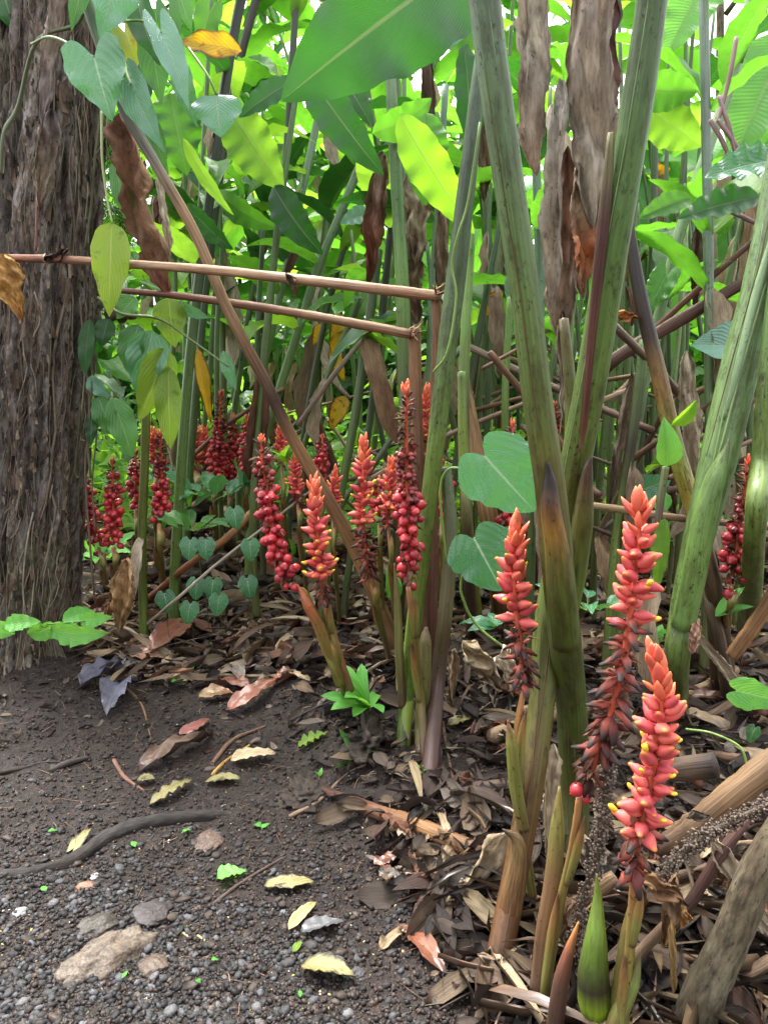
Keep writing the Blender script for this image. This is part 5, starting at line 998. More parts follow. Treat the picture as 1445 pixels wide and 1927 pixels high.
dead('pale tan dead leaf hanging behind the pole ends at centre', (778, 300), (790, 500), 84, 2.7, ['#8a7c6c', '#b8ac9a', '#a89884', '#7a6a5c'], grp=GD, crumple=.18)
dead('grey-brown dead leaf tip hanging below the pale tan one', (778, 430), (782, 610), 56, 2.72, ['#9a8c7a', '#8a7462', '#6f5a4c'], grp=GD, crumple=.25, shape='strap')
dead('long brown dead leaf hanging behind the bright backlit leaf', (800, 90), (812, 330), 38, 2.8, ['#5c4a40', '#6a564a', '#84705f'], grp=GD, shape='strap')
dead('narrow dead leaf hanging just right of the middle pale one', (835, 330), (828, 560), 40, 2.76, ['#a89884', '#8f7c6a', '#7c6656'], grp=GD, shape='strap', crumple=.15)
dead('pale papery dead leaf hanging in the right thicket by the reddish canes', (1295, 660), (1302, 900), 46, 2.3, ['#b0a490', '#c0b4a2', '#9a8a78'], grp=GD, crumple=.25, shape='strap')
dead('dark brown narrow dead leaf hanging behind the thin grey-green stem', (1315, 420), (1306, 590), 34, 2.5, ['#54403a', '#6a5448', '#5a463c'], grp=GD, crumple=.15)
dead('grey crumpled dead leaf hanging behind the largest coral spike', (1190, 700), (1145, 960), 40, 2.3, ['#9a8c7c', '#8a7a6a', '#5f5044'], grp=GD, crumple=.3)
dead('brown torn dead leaf at the top edge behind the speckled one', (905, 130), (912, 380), 36, 2.9, ['#6a5648', '#7c6858'], grp=GD, shape='strap')
dead('twisted grey dead leaf stalk hanging on the trunk', (112, -60), (82, 230), 46, 2.42, ['#a0928a', '#a09288', '#8a7e84'], shape='strap', crumple=.3, fold=.7, name='hanging_dead_leaf')
dead('broad grey-brown dead leaf hanging on the trunk', (100, 205), (74, 395), 62, 2.40, ['#8a848c', '#857870', '#a89c8e', '#a89a8a'], crumple=.12, fold=.3, name='hanging_dead_leaf')
fallen('dry_stalk', 'thin reddish stalk of the dead leaf hanging on the trunk', [(75, 240, 2.39), (72, 360, 2.39), (68, 472, 2.39)], [6, 6, 5], ['#8a6858', '#7a5048'], cat='stalk')
dead('yellow-brown wilted leaf hanging at the left edge over the trunk', (8, 478), (44, 605), 66, 2.30, ['#c8a468', '#b8915a', '#c9a060', '#a87848'], crumple=.08, fold=.3, name='wilted_leaf', cat='wilted leaf', shape='ovate', roll=.2)
dead('tiny dark shrivelled leaf dangling from the upper broken cane', (540, 512), (562, 560), 22, 2.06, ['#5a4434', '#6a5240'], crumple=.5, name='shrivelled_leaf')
dead('dark curled leaf scrap resting on the upper broken cane at the trunk', (85, 492), (130, 470), 26, 2.28, ['#2c201c', '#4a3430'], crumple=.4, name='shrivelled_leaf')
dead('rolled orange dead leaf scrap caught by the blackened cane', (1160, 590), (1200, 600), 26, 2.0, ['#a8703c', '#8a5a34'], crumple=.4, name='shrivelled_leaf')
dead('large folded tan dead leaf standing on the litter right of the trunk', (240, 1050), (228, 1190), 62, 2.62, ['#c4a480', '#b89872', '#a8885f', '#ad9474'], crumple=.06, fold=.35, name='fallen_leaf', cat='fallen leaf', roll=.2)
dead('orange-brown leaf half behind the large folded tan leaf', (250, 1085), (200, 1160), 44, 2.7, ['#b08456', '#9c7048'], crumple=.12, name='fallen_leaf', cat='fallen leaf')
dead('large grey-brown dead leaf sheet lying against the foot of the front cane', (975, 1570), (835, 1740), 92, 1.36, ['#a89880', '#9a8a74', '#a89a84', '#7c6c5a'], crumple=.07, shape='strap', fold=.1, name='fallen_leaf', cat='fallen leaf', roll=-.3, ragged=.2)
dead('pale dry leaf strip standing behind the front cane foot', (1040, 1400), (1035, 1640), 40, 1.33, ['#c9bca8', '#b8a890', '#9a8a74'], crumple=.1, shape='strap', name='fallen_leaf', cat='fallen leaf')
dead('pale crumpled dead leaf beside the coral spike left of the big canes', (950, 1215), (965, 1310), 56, 1.4, ['#cfc4b2', '#b0a290', '#94826c'], crumple=.35, name='fallen_leaf', cat='fallen leaf')
dead('broad crumpled tan leaf on the ground left of that pale one', (870, 1210), (945, 1290), 70, 1.8, ['#b8a88c', '#a8977c', '#6f5f4f'], crumple=.3, name='fallen_leaf', cat='fallen leaf')
dead('upright bent tan leaf on the ground at the middle clump', (855, 1220), (850, 1330), 34, 1.85, ['#9a8468', '#7c6850'], crumple=.3, name='fallen_leaf', cat='fallen leaf')
dead('pale torn leaf strip leaning at far right beside the reddish cane', (1310, 1170), (1300, 1230), 26, 1.7, ['#c09a88', '#a88470'], crumple=.1, name='fallen_leaf', cat='fallen leaf', shape='strap')
dead('long pale strip of dead leaf slanting at the lower right corner', (1340, 1580), (1470, 1790), 46, 1.15, ['#b0a28c', '#c0b4a0', '#9a8c78'], crumple=.04, name='fallen_leaf', cat='fallen leaf', shape='strap')
dead('long pale strip of dead leaf slanting in the litter at right', (1310, 1190), (1420, 1330), 28, 1.75, ['#a89a86', '#7c6c5c'], crumple=.05, name='fallen_leaf', cat='fallen leaf', shape='strap')
dead('brown papery leaf remains hanging right of the bright green shoot', (1195, 1640), (1290, 1700), 44, .96, ['#a8845c', '#7c5c40', '#5f4634'], crumple=.35, name='fallen_leaf', cat='fallen leaf')
dead('pointed straw-coloured leaf strip hanging right of the olive shoot', (1262, 1730), (1268, 1870), 18, .93, ['#a08458', '#8a7048'], crumple=.1, name='fallen_leaf', cat='fallen leaf', shape='strap')
dead('ragged brown leaf hanging behind the straw-coloured strip', (1275, 1650), (1250, 1780), 50, 1.0, ['#8a7054', '#6a523c', '#8a6a44'], crumple=.3, name='fallen_leaf', cat='fallen leaf')
dead('orange-brown leaf curled against the branch at lower right', (1290, 1740), (1275, 1690), 34, 1.02, ['#9a6c34', '#b08448'], crumple=.3, name='fallen_leaf', cat='fallen leaf')
dead('grey curled leaf at the foot of the front cane, lying over the roots', (900, 1795), (985, 1850), 34, 1.15, ['#8a7a68', '#b09a84', '#8f7c66'], crumple=.3, name='fallen_leaf', cat='fallen leaf', shape='strap')
L_ = sorted([(U(1020, 1440), U(1500, 1860)) for _ in range(26)])
for i, (px, py) in enumerate(L_):       # papery remains round the right-hand shoots
    Y = 1.12+U(0, .12); a = U(0, 6.28); L = U(45, 110)
    dead(['brown papery leaf remnant tangled among the lower right shoots, %s from the left', 'greyish papery leaf remnant tangled among the lower right shoots, %s from the left'][i % 2] % ORD[i//2], (px, py), (px+math.cos(a)*L*.6, py+abs(math.sin(a))*L), U(18, 40), Y, [['#6a5442', '#8a6e54'], ['#857a6c', '#685c50']][i % 2], name='leaf_remnant', grp='papery leaf remains round the shoots', crumple=.35, nr=18, nc=9)

def lay(lab, px, py, Lpx, wpx, ang, mat, col=None, name='fallen_leaf', cat='fallen leaf', lift=.004, tilt=.12, grp=None, shape='lance', **k):
    """a leaf lying on the ground, seen at px,py; ang is its heading on the ground (0 = to the right, 90 = away)"""
    g = G(px, py); m = pxm(px, py, g.y); a = math.radians(ang); fy = min(2.0, math.hypot(g.y, CAMH)/(CAMH-g.z)); L = Lpx*m*math.hypot(math.cos(a), math.sin(a)*fy)/math.hypot(1, 0); W = wpx*m*(1+.6*(math.hypot(math.sin(a), math.cos(a)*fy)-1))
    kk = dict(nr=14, nc=7, arch=U(.03, .10), fold=U(.05, .22), ruffle=.05, crumple=.07, ragged=.03); kk.update(k)
    me = leaf_mesh(name, mat, col=[C(c) for c in col] if col else None, L=L, W=W, shape=shape, seed=R.randrange(999), **kk)
    d = Vector((math.cos(a), math.sin(a), 0)); B = Vector((g.x, g.y, 0))-d*L/2; T = B+d*L
    zz = [ghs(B.x+d.x*L*f, B.y+d.y*L*f) for f in (0, .5, 1)]; B.z = zz[0]+lift+W*.12; T.z = zz[2]+lift+W*.12
    top = max(0, zz[1]+.003-(B.z+T.z)/2); B.z += top; T.z += top
    return tag(put(name, me, B, frame(B, T, U(-tilt, tilt), facing=Vector((0, 0, 1)))), lab, cat, grp)
GP = 'leaves fallen on the bare path'
lay('pale yellow mottled leaf at the bottom centre of the path', 618, 1846, 105, 46, -22, M_path, grp=GP)
lay('long thin yellow leaf lying level at the path centre', 546, 1672, 95, 28, 8, M_path, grp=GP, side=.05)
lay('small tan leaf left of the grey leaf on the path', 570, 1735, 58, 24, 60, None or M_dry, ['#b8a070', '#a8905f'], grp=GP)
lay('grey-black wet leaf right of the small tan one on the path', 608, 1750, 78, 30, 22, M_wetdead, ['#4c4c50', '#5a5a5c'], grp=GP)
lay('fresh pale green torn leaf on the gravel right of the root', 437, 1652, 50, 34, 20, M_fresh, grp=GP, shape='ovate')
lay('small round yellowish leaf touching the thick root from above', 158, 1588, 32, 30, 80, M_path, grp=GP, shape='heart')
lay('small yellow-green leaf at the tip of the reddish root', 276, 1477, 32, 18, 10, M_path, grp=GP)
lay('twisted pale yellow leaf right of the small yellow-green one', 325, 1500, 62, 26, 60, M_path, grp=GP, ruffle=.2)
lay('pale spotted crescent leaf above the right end of the root', 420, 1478, 66, 22, 5, M_path, grp=GP, side=-.1)
lay('pale tan oval leaf above the crescent leaf', 478, 1437, 72, 28, 22, M_dry, ['#c4b494', '#b09c80'], grp=GP)
lay('curled brown dead leaf above the twisted yellow leaf', 335, 1425, 105, 36, 55, M_wetdead, ['#5a463c', '#6c5a50', '#4a3834'], grp=GP, crumple=.3)
lay('small pink-brown leaf at the upper end of the curled brown one', 368, 1375, 44, 26, 60, M_wetdead, ['#8a5a54', '#7a4c48'], grp=GP)
lay('glossy red-brown leaf lying on the slope below the dead leaf sheet', 803, 1806, 88, 40, -62, M_wetdead, ['#6c4434', '#7c503c', '#5c3c30'], grp=GP, fold=.3)
lay('yellow leaf lying in the dark litter under the middle clump', 868, 1368, 52, 28, 10, M_path, grp=GP)
lay('bright yellow-green wavy leaf beside the rosette plant', 592, 1398, 56, 18, 18, M_yel, grp=GP, ruffle=.25)
lay('small yellow-green pointed sprig on the path below the tan leaf', 560, 1786, 22, 14, 70, M_yel, grp=GP)
lay('wet purple-grey wilted leaf, lower half, below the litter edge', 215, 1325, 85, 56, -78, M_wetdead, ['#5a5a6c', '#6a6a7c', '#54525f'], grp=GP, name='wilted_leaf', cat='wilted leaf', shape='ovate', fold=.3, ruffle=.15)
lay('wet purple-grey wilted leaf, upper half, at the litter edge', 212, 1272, 85, 48, 68, M_wetdead, ['#54525f', '#64647a', '#5a5868'], grp=GP, name='wilted_leaf', cat='wilted leaf', shape='ovate', fold=.3, ruffle=.15)
lay('tall brown leaf propped up at the front of the litter', 335, 1218, 82, 56, 70, M_wetdead, ['#8a5c4c', '#7c4c40', '#8c6450'], lift=.03, grp='brown leaves in the litter band')
lay('pinkish-tan flat leaf left of the propped brown leaf', 268, 1250, 80, 40, 0, M_wetdead, ['#a87868', '#b08a78'], grp='brown leaves in the litter band')
for (x_, y_, lab) in [(305, 1165, 'dark maroon leaf behind the propped brown leaf'), (362, 1182, 'orange-brown leaf scrap right of the maroon one'), (410, 1320, 'small orange-brown leaf on bare soil edge'), (452, 1210, 'long pale bark-like leaf strip in the litter'), (500, 1190, 'yellow-moss-stained leaf strip in the litter'), (480, 1327, 'small reddish leaf at the soil edge'), (150, 1205, 'orange leaf at the foot of the trunk'), (540, 1280, 'tan pointed leaf near the first flower stalk'), (440, 1300, 'wide flat reddish leaf in front of the litter')]:
    lay(lab, x_, y_, U(50, 80), U(26, 38), U(-40, 60), M_wetdead, [R.choice(['#8a5444', '#a8704c', '#6c4440', '#a08a68']), R.choice(['#7c503c', '#94705c'])], grp='brown leaves in the litter band', crumple=.15)
# countable fallen leaves in the bank litter
words = [('pale tan', ['#a08c72', '#8c7a62']), ('reddish brown', ['#6a4436', '#74503f']), ('dark brown', ['#3a2e28', '#463830']), ('greyish', ['#766e64', '#5c554e'])]
k_ = 0
for zone, (x0, x1, y0, y1), cnt, sz in [('in litter right of middle clump', (860, 1060, 1200, 1420), 22, 60), ('on dark bank beside front cane foot', (640, 900, 1470, 1780), 34, 62), ('in litter beside the trunk', (180, 560, 1120, 1265), 34, 52), ('at right edge under ribbed cane', (1270, 1460, 1230, 1520), 26, 66), ('at bottom right behind shoots', (1000, 1440, 1560, 1900), 26, 80), ('in litter behind diagonal cane foot', (560, 760, 1110, 1260), 18, 44)]:
    its = sorted([(U(x0, x1), U(y0, y1), i) for i in range(cnt)]); seen_ = {}
    for (px, py, i) in its:
        w_, cs = words[i % 4]; seen_[w_] = seen_.get(w_, 0)+1
        if px < 640+(py-1420)*.5 and y0 > 1400: px += 90
        lay('%s curled leaf %s, %s from left' % (w_, zone, ORD[seen_[w_]-1]), px, py, sz*U(.5, 1.3), sz*U(.28, .5), U(-90, 90), M_paper if i % 3 else M_wetdead, cs, grp='curled dead leaves '+zone, crumple=U(.1, .35), tilt=.8, lift=U(.003, .02), nr=13, nc=7, ragged=.4, curl=U(0, 1.8), pleat=.8)
# ================================================================ foliage
# ---- climbing aroid on the trunk
vine = thing('climbing_vine', P(150, 560, 2.5), 'climbing vine with big heart-shaped wet leaves on the upper trunk', 'vine')
MB().tube([P(165, -60, 2.2), P(150, 40, 2.35), P(70, 78, 2.4), P(35, 200, 2.5), P(8, 250, 2.5), P(2, 330, 2.52)], [.006, .007, .006, .007, .006, .005], 6, 40, [C('#6f7a5a'), C('#5f6a4e')]).build('vine_stem', M_cane, vine)
def vleaf(b, t, w_, Y, mat, roll=0.0, shape='sag', pet=None, parent=vine, name='leaf', **k):
    kk = dict(nr=18, nc=11, arch=.06, fold=.10, ruffle=.05, rf=2.5); kk.update(k)
    o = leaf_px(name, mat, b, t, w_, Y, kk.pop('Y2', None), roll=roll, parent=parent, shape=shape, **kk)
    if pet: X, rr = stem_px(pet, [5]*len(pet)); MB().tube(X, rr, 5, 16, [C('#7a9a50'), C('#6a8a40')]).build('petiole', M_cane, parent)
    return o
vleaf((178, 108), (212, 228), 124, 2.12, M_wet, .15, pet=[(60, 82, 2.3), (100, 70, 2.2), (178, 108, 2.12)])
vleaf((215, -40), (188, 75), 100, 2.15, M_blue, -.3)
vleaf((262, 12), (302, 125), 62, 2.2, M_gdark, .5)
vleaf((318, 22), (340, 118), 50, 2.25, M_vine, .3)
vleaf((304, 62), (356, 208), 62, 2.14, M_blue, -.4, pet=[(230, 40, 2.2), (270, 40, 2.15), (304, 62, 2.14)])
vleaf((248, 160), (312, 288), 66, 2.16, M_blue, .4, pet=[(236, 120, 2.2), (240, 140, 2.18), (248, 160, 2.16)])
vleaf((290, 100), (304, 198), 66, 2.28, M_vine, .1)
vleaf((235, 60), (270, 150), 70, 2.4, M_sick, .2)
vleaf((170, -60), (135, 60), 60, 2.2, M_vine, .5)
vleaf((0, -40), (30, 60), 120, 2.6, M_gdark, .2)
vleaf((20, 20), (-30, 200), 90, 2.75, M_vine, .6)
vleaf((408, 178), (415, 258), 92, 2.2, M_blue, .1, shape='ovate', pet=[(355, 90, 2.25), (390, 140, 2.2), (408, 178, 2.2)])
for b_, t_, w2, y_, m_, r_ in [((255, -50), (235, 40), 70, 2.3, M_gdark, .3), ((330, -30), (360, 60), 60, 2.35, M_vine, -.3), ((275, 150), (262, 250), 40, 2.3, M_gdark, .6), ((345, 150), (372, 240), 46, 2.4, M_wet, .4), ((215, 120), (246, 215), 44, 2.3, M_gdark, .5), ((395, 20), (375, 100), 54, 2.5, M_ging, .2), ((290, 250), (318, 330), 40, 2.35, M_vine, .3)]: vleaf(b_, t_, w2, y_, m_, r_)
vleaf((455, 96), (338, 78), 48, 2.3, M_yellow, .5, shape='lance', ruffle=.1)
vleaf((214, 300), (262, 440), 36, 2.5, M_vine, .6, shape='lance')
vleaf((345, 260), (440, 405), 26, 2.5, M_glite, .7, shape='lance')
hl = thing('hanging_leaf', P(196, 215, 2.25), 'long yellow-green leaf hanging on a thin stalk in front of the trunk side', 'leaf')
MB().tube([P(192, 205, 2.3), P(193, 300, 2.24), P(202, 370, 2.22), P(212, 420, 2.2)], [.004, .0035, .003], 6, 24, [C('#8a9a60')]).build('petiole', M_cane, hl)
vleaf((211, 418), (206, 596), 68, 2.2, M_yel, .05, shape='ovate', parent=hl, fold=.08, veins=None) if False else vleaf((211, 418), (206, 596), 70, 2.2, M_yel, .05, shape='ovate', parent=hl, fold=.08)
v2 = thing('climbing_vine', P(200, 700, 2.6), 'lower vine beside the trunk with lobed green and yellowing leaves', 'vine')
MB().tube([P(185, 560, 2.65), P(230, 590, 2.6), P(300, 600, 2.6), P(360, 640, 2.6), P(430, 690, 2.6)], [.006, .005, .004, .003], 6, 30, [C('#6a7a4a')]).build('vine_stem', M_cane, v2)
for (b, t, w_, mt, rl, sh) in [((288, 622), (262, 750), 76, M_wet, .1, 'ovate'), ((262, 610), (240, 700), 52, M_vine, .5, 'lance'), ((318, 560), (330, 655), 60, M_yel, .2, 'ovate'), ((312, 655), (262, 792), 66, M_yel, -.2, 'ovate'), ((318, 690), (322, 845), 52, M_yel, .2, 'lance'),
        ((185, 745), (215, 820), 46, M_vine, .2, 'lance'), ((212, 748), (250, 860), 56, M_vine, -.1, 'lance'), ((165, 712), (212, 748), 30, M_blue, .4, 'ovate'), ((170, 600), (160, 710), 30, M_gdark, .3, 'lance'), ((420, 660), (445, 735), 26, M_wet, .3, 'lance'), ((330, 570), (395, 598), 24, M_blue, .5, 'lance'), ((205, 600), (190, 655), 36, M_gdark, .2, 'ovate'), ((255, 560), (220, 600), 40, M_vine, .5, 'ovate'), ((175, 780), (172, 840), 22, M_gdark, .4, 'lance')]:
    vleaf(b, t, w_, 2.62, mt, rl, sh, parent=v2, fold=.12, ruffle=.08)
stone(226, 600, 60, 40, C('#3f3830'), 'wood_knot', 'placeholder', 'wood knot') if False else None
kn = IV3*np.array([.055, .05, .03])*(1+.25*np.sin(IV3[:, :1]*7+IV3[:, 1:2]*5))+np.array(P(225, 590, 2.8))
tag(link(bpy.data.objects.new('broken_branch_stub', mk_mesh('broken_branch_stub', kn-np.array(P(225, 590, 2.8)), IF3, kn, np.tile(C('#6a6058'), (len(kn), 1)), M_bark)), None, P(225, 590, 2.8)), 'grey knobbly broken branch stub beside the trunk under the lower pole', 'branch stub')

# ---- the two big heart leaves in the middle
hv = thing('heart_leaf_vine', G(905, 1200), 'slender green vine with two large wet heart-shaped leaves', 'vine')
vleaf((912, 858), (1006, 962), 152, 1.62, M_wet, .1, 'heart', parent=hv, fold=.03, nr=22, nc=13, ruffle=.03)
vleaf((893, 1015), (944, 1112), 132, 1.64, M_wet, -.05, 'heart', parent=hv, fold=.03, nr=22, nc=13, ruffle=.03)
for pts in ([(905, 860, 1.63), (880, 880, 1.68), (842, 884, 1.72), (828, 930, 1.75), (840, 1060, 1.78)], [(893, 1012, 1.65), (868, 1090, 1.7), (872, 1130, 1.72), (900, 1180, 1.75), (965, 1230, 1.75)], [(903, 230, 1.8), (880, 380, 1.82), (862, 440, 1.82), (850, 500, 1.84), (858, 560, 1.84), (842, 660, 1.84), (815, 700, 1.85)]):
    X, rr = stem_px(pts, [5]*len(pts)); MB().tube(X, rr, 5, 30, [C('#7a9a4a')]).build('tendril', M_cane, hv)

# ---- big near leaves
def big(lab, b, t, w_, Y, mat, roll=0.0, Y2=None, shape='lance', name='ginger_leaf', grp='broad leaves near the camera', **k):
    kk = dict(nr=26, nc=11, arch=.06, fold=.16, ruffle=.07, rf=5); kk.update(k)
    return tag(leaf_px(name, mat, b, t, w_, Y, Y2, roll=roll, shape=shape, **kk), lab, 'leaf', grp)
big('broad dark green leaf spreading from the top edge above the poles', (930, -110), (530, 190), 225, 1.45, M_gdark, .15, arch=.10, fold=.08, ruffle=.10, rf=4, nr=40, nc=17)  # shade on its underside is painted by the dark leaf colour
big('dark drooping leaf under the broad top leaf', (575, 130), (722, 330), 78, 2.3, M_gdark, .3)
big('dark leaf fold right of the drooping leaf', (640, 140), (700, 240), 46, 2.4, M_gdark, -.4)
big('bright lime backlit leaf right of the smooth grey-green cane', (752, 216), (892, 440), 84, 2.1, M_glow, .25, fold=.12)
big('dark green leaf hanging just left of the lime backlit leaf', (800, 212), (800, 388), 92, 2.35, M_ging, .1, ruffle=.1)
big('arched leaf behind the smooth grey-green cane', (700, 250), (812, 185), 62, 2.45, M_ging, .4, arch=.2)
big('bluish shiny curled leaf tip left of the big front cane', (900, -10), (845, 90), 70, 2.5, M_blue, .3)
big('wide green leaf under the top edge at centre', (900, 60), (740, 70), 70, 2.6, M_ging, .4)
big('upright green leaf behind the bluish curled tip', (885, 270), (870, 70), 60, 2.7, M_gdark, .4)
big('dark hanging leaf with pale fold left of the pole ends', (515, 350), (608, 480), 66, 2.9, M_gdark, .3, arch=.14)
big('bright green leaf pointing down left of centre', (432, 205), (535, 358), 96, 2.9, M_glite, .2)
big('brown-green leaf crossing the slim stem near the top', (555, 150), (450, 222), 44, 2.8, M_gdark, .5)
big('wide green leaf underside behind the blue-grey leaf', (322, 175), (352, 330), 100, 2.8, M_ging, .1)
big('wavy dark leaf drooping over the left stems', (350, 385), (440, 470), 42, 3.0, M_gdark, .5)
big('narrow green leaf arching between left stems', (410, 360), (525, 430), 48, 3.2, M_ging, .4, arch=.2)
big('dark green rounded leaf behind the thin bluish one', (700, 400), (640, 420), 34, 3.0, M_blue, .5)
big('rounded green leaf at the right of the big front canes', (1205, 165), (1315, 170), 72, 2.3, M_ging, .2, shape='ovate', arch=.12)
big('yellowing insect-bitten leaf below the rounded one', (1215, 200), (1322, 275), 84, 2.4, M_glite, .2)
big('pale translucent ribbed leaf at the upper right', (1345, -70), (1252, 105), 110, 2.8, M_banana, .3, name='banana_leaf')
big('wavy wet leaf at the right edge, upper of two', (1475, 300), (1325, 335), 62, 1.95, M_wet, .7, ruffle=.12)
big('wavy dark leaf at the right edge, lower of two', (1430, 370), (1272, 412), 56, 1.97, M_gdark, .5, ruffle=.12)
big('small dark leaf tip continuing left of the lower wavy leaf', (1300, 372), (1200, 412), 44, 2.1, M_ging, .5)
big('dusty green triangular leaf on the pale ribbed stem', (1252, 520), (1215, 600), 56, 2.5, M_vine, .2, shape='sag')
big('large wet ribbed leaf behind the ribbed cane at right', (1460, 660), (1300, 650), 90, 2.3, M_blue, .5, name='banana_leaf', ruffle=.03)
big('wet dark leaf right of the purple stem with the folded leaf', (1180, 930), (1262, 900), 56, 2.3, M_blue, .4, name='banana_leaf')
big('large hazy banana leaf at the right edge near the top', (1490, 60), (1380, 300), 150, 3.0, M_banana, .3, name='banana_leaf', ruffle=.03)
big('small green leaf beside the thin grey-green vertical stem', (1335, 425), (1382, 415), 36, 2.4, M_ging, .3)
big('yellow-green hanging leaf behind the largest coral spike', (1250, 975), (1236, 1110), 34, 1.9, M_glite, .2)
fl = thing('fresh_folded_leaf', P(1252, 878, 1.94), 'fresh pale green folded leaf opening on the purple stem at right', 'leaf')
leaf_px('leaf', M_fresh, (1254, 878), (1248, 785), 46, 1.94, None, roll=.2, parent=fl, shape='ovate', fold=.5, nr=14, nc=9)
leaf_px('leaf', M_glow, (1262, 800), (1310, 752), 26, 1.94, None, roll=.5, parent=fl, shape='lance', fold=.5, nr=14, nc=7)
hz = thing('heart_leaf_vine', P(1410, 1330, 1.4), 'shiny bright green heart-shaped leaves at the right edge low down', 'vine')
vleaf((1385, 1300), (1470, 1320), 62, 1.4, M_fresh, .1, 'heart', parent=hz, fold=.06); vleaf((1420, 1370), (1408, 1398), 26, 1.42, M_gdark, .1, 'heart', parent=hz)
X, rr = stem_px([(1290, 1372, None), (1340, 1378, 1.45), (1390, 1405, 1.43), (1405, 1440, 1.42)], [5]*4) if False else stem_px([(1290, 1372, 1.5), (1340, 1380, 1.46), (1390, 1405, 1.43), (1405, 1440, 1.42)], [5]*4)
MB().tube(X, rr, 5, 20, [C('#7a9a4a')]).build('vine_stem', M_cane, hz)

# ---- small plants on the ground
def sprout(name, lab, cat, px, py, n, Lpx, wpx, mat, Y=None, el=(20, 70), arc=(0, 360), up=0, shape='lance', grp=None):
    g = G(px, py) if Y is None else P(px, py, Y); m = pxm(px, py, g.y)
    root = thing(name, g, lab, cat, grp); mess = [leaf_mesh('leaf', mat, L=Lpx*m, W=wpx*m, shape=shape, arch=.12, fold=.2, ruffle=.05, nr=10, nc=5, seed=R.randrange(99)) for _ in range(3)]
    for i in range(n):
        a = math.radians(arc[0]+(arc[1]-arc[0])*(i+.5)/n+U(-12, 12)); e = math.radians(U(*el)); d = Vector((math.cos(a)*math.cos(e), math.sin(a)*math.cos(e), math.sin(e)))
        b = g+Vector((0, 0, up*m*U(.4, 1)))
        if up: b += Vector((math.cos(a), math.sin(a), 0))*Lpx*m*.5; MB().tube([g, (g+b)/2+Vector((0, 0, .15*up*m)), b], [.0016, .0012], 4, 8, [C('#6a8a40')], caps=False).build('stalk', M_cane, root)
        put('leaf', mess[i % 3], b, frame(Vector((0, 0, 0)), d, U(-.3, .3), facing=Vector((0, -.35, 1))), root, U(.8, 1.2))
    return root
sprout('rosette_plant', 'small bright green rosette plant with strap leaves at the foot of the middle clump', 'rosette plant', 688, 1335, 15, 92, 22, M_fresh, Y=2.02, el=(-5, 65), arc=(70, 290), shape='strap')
sprout('seedling', 'two-leaved green seedling at the edge of the litter', 'seedling', 350, 1288, 2, 34, 15, M_fresh, el=(15, 35), arc=(0, 360), up=14)
sprout('seedling', 'tiny green seedling in dark soil right of the middle clump foot', 'seedling', 790, 1460, 5, 14, 9, M_fresh, el=(15, 60), up=10)
sprout('grass_tuft', 'thin green blades above the fallen red-brown cane', 'grass', 668, 1436, 4, 62, 9, M_ging, el=(5, 45), shape='strap')
sprout('seedling', 'tiny sprout left of the thin green blades', 'seedling', 602, 1462, 3, 15, 7, M_fresh, el=(30, 60))
sprout('leafy_plant', 'broad-leaved glossy green plant on the dark log mound left of centre', 'plant', 400, 945, 9, 78, 34, M_wet, Y=3.3, el=(-5, 40), up=20, shape='ovate')
sprout('leafy_plant', 'young green plant between the log mound and the left stems', 'plant', 345, 960, 6, 46, 20, M_ging, Y=3.25, el=(10, 60), up=16, shape='ovate')
sprout('leafy_plant', 'low wet green plant behind the husks of the largest coral spike', 'plant', 1105, 1150, 8, 76, 34, M_wet, Y=1.9, el=(-15, 45), up=24, shape='ovate')
sprout('leafy_plant', 'low bright plant at the foot of the pale ribbed cane', 'plant', 1230, 1210, 5, 50, 26, M_fresh, Y=1.95, el=(0, 50), shape='ovate')
sprout('leafy_plant', 'green leaf pair lying right of the upright right-edge cane', 'plant', 1345, 1160, 3, 70, 18, M_fresh, Y=1.9, el=(10, 40), arc=(-20, 60))
sprout('leafy_plant', 'wide-leaved shiny plant low behind the two heart-shaped leaves', 'plant', 930, 1180, 6, 62, 30, M_wet, Y=1.95, el=(-5, 30), shape='ovate')
sprout('leafy_plant', 'light green leaf cluster right of the diagonal cane foot', 'plant', 740, 1130, 3, 55, 28, M_fresh, Y=2.6, el=(40, 80), shape='ovate')
sprout('leafy_plant', 'fresh green leaves beside the tiny coral spike left of centre', 'plant', 535, 870, 4, 42, 26, M_glite, Y=2.7, el=(10, 60), shape='ovate')
L_ = sorted([(U(170, 1440), U(840, 1010), U(2.8, 4.6)) for _ in range(39)])
for i, (x_, y_, Y_) in enumerate(L_):
    g_ = P(x_, y_, Y_); yy_ = 768+(CAMH-ghs(g_.x, Y_))/Y_*F
    sprout('understorey_plant', 'low leafy plant among the ginger stems, %s from the left of its kind' % ORD[i], 'plant', x_, min(y_+60, yy_), R.randrange(4, 9), U(34, 66)*3/Y_, U(15, 30)*3/Y_, R.choice([M_wet, M_ging, M_vine, M_glite, M_fresh]), Y=Y_, el=(-10, 70), up=U(8, 46), shape=R.choice(['ovate', 'lance']), grp='low leafy plants among the ginger stems')
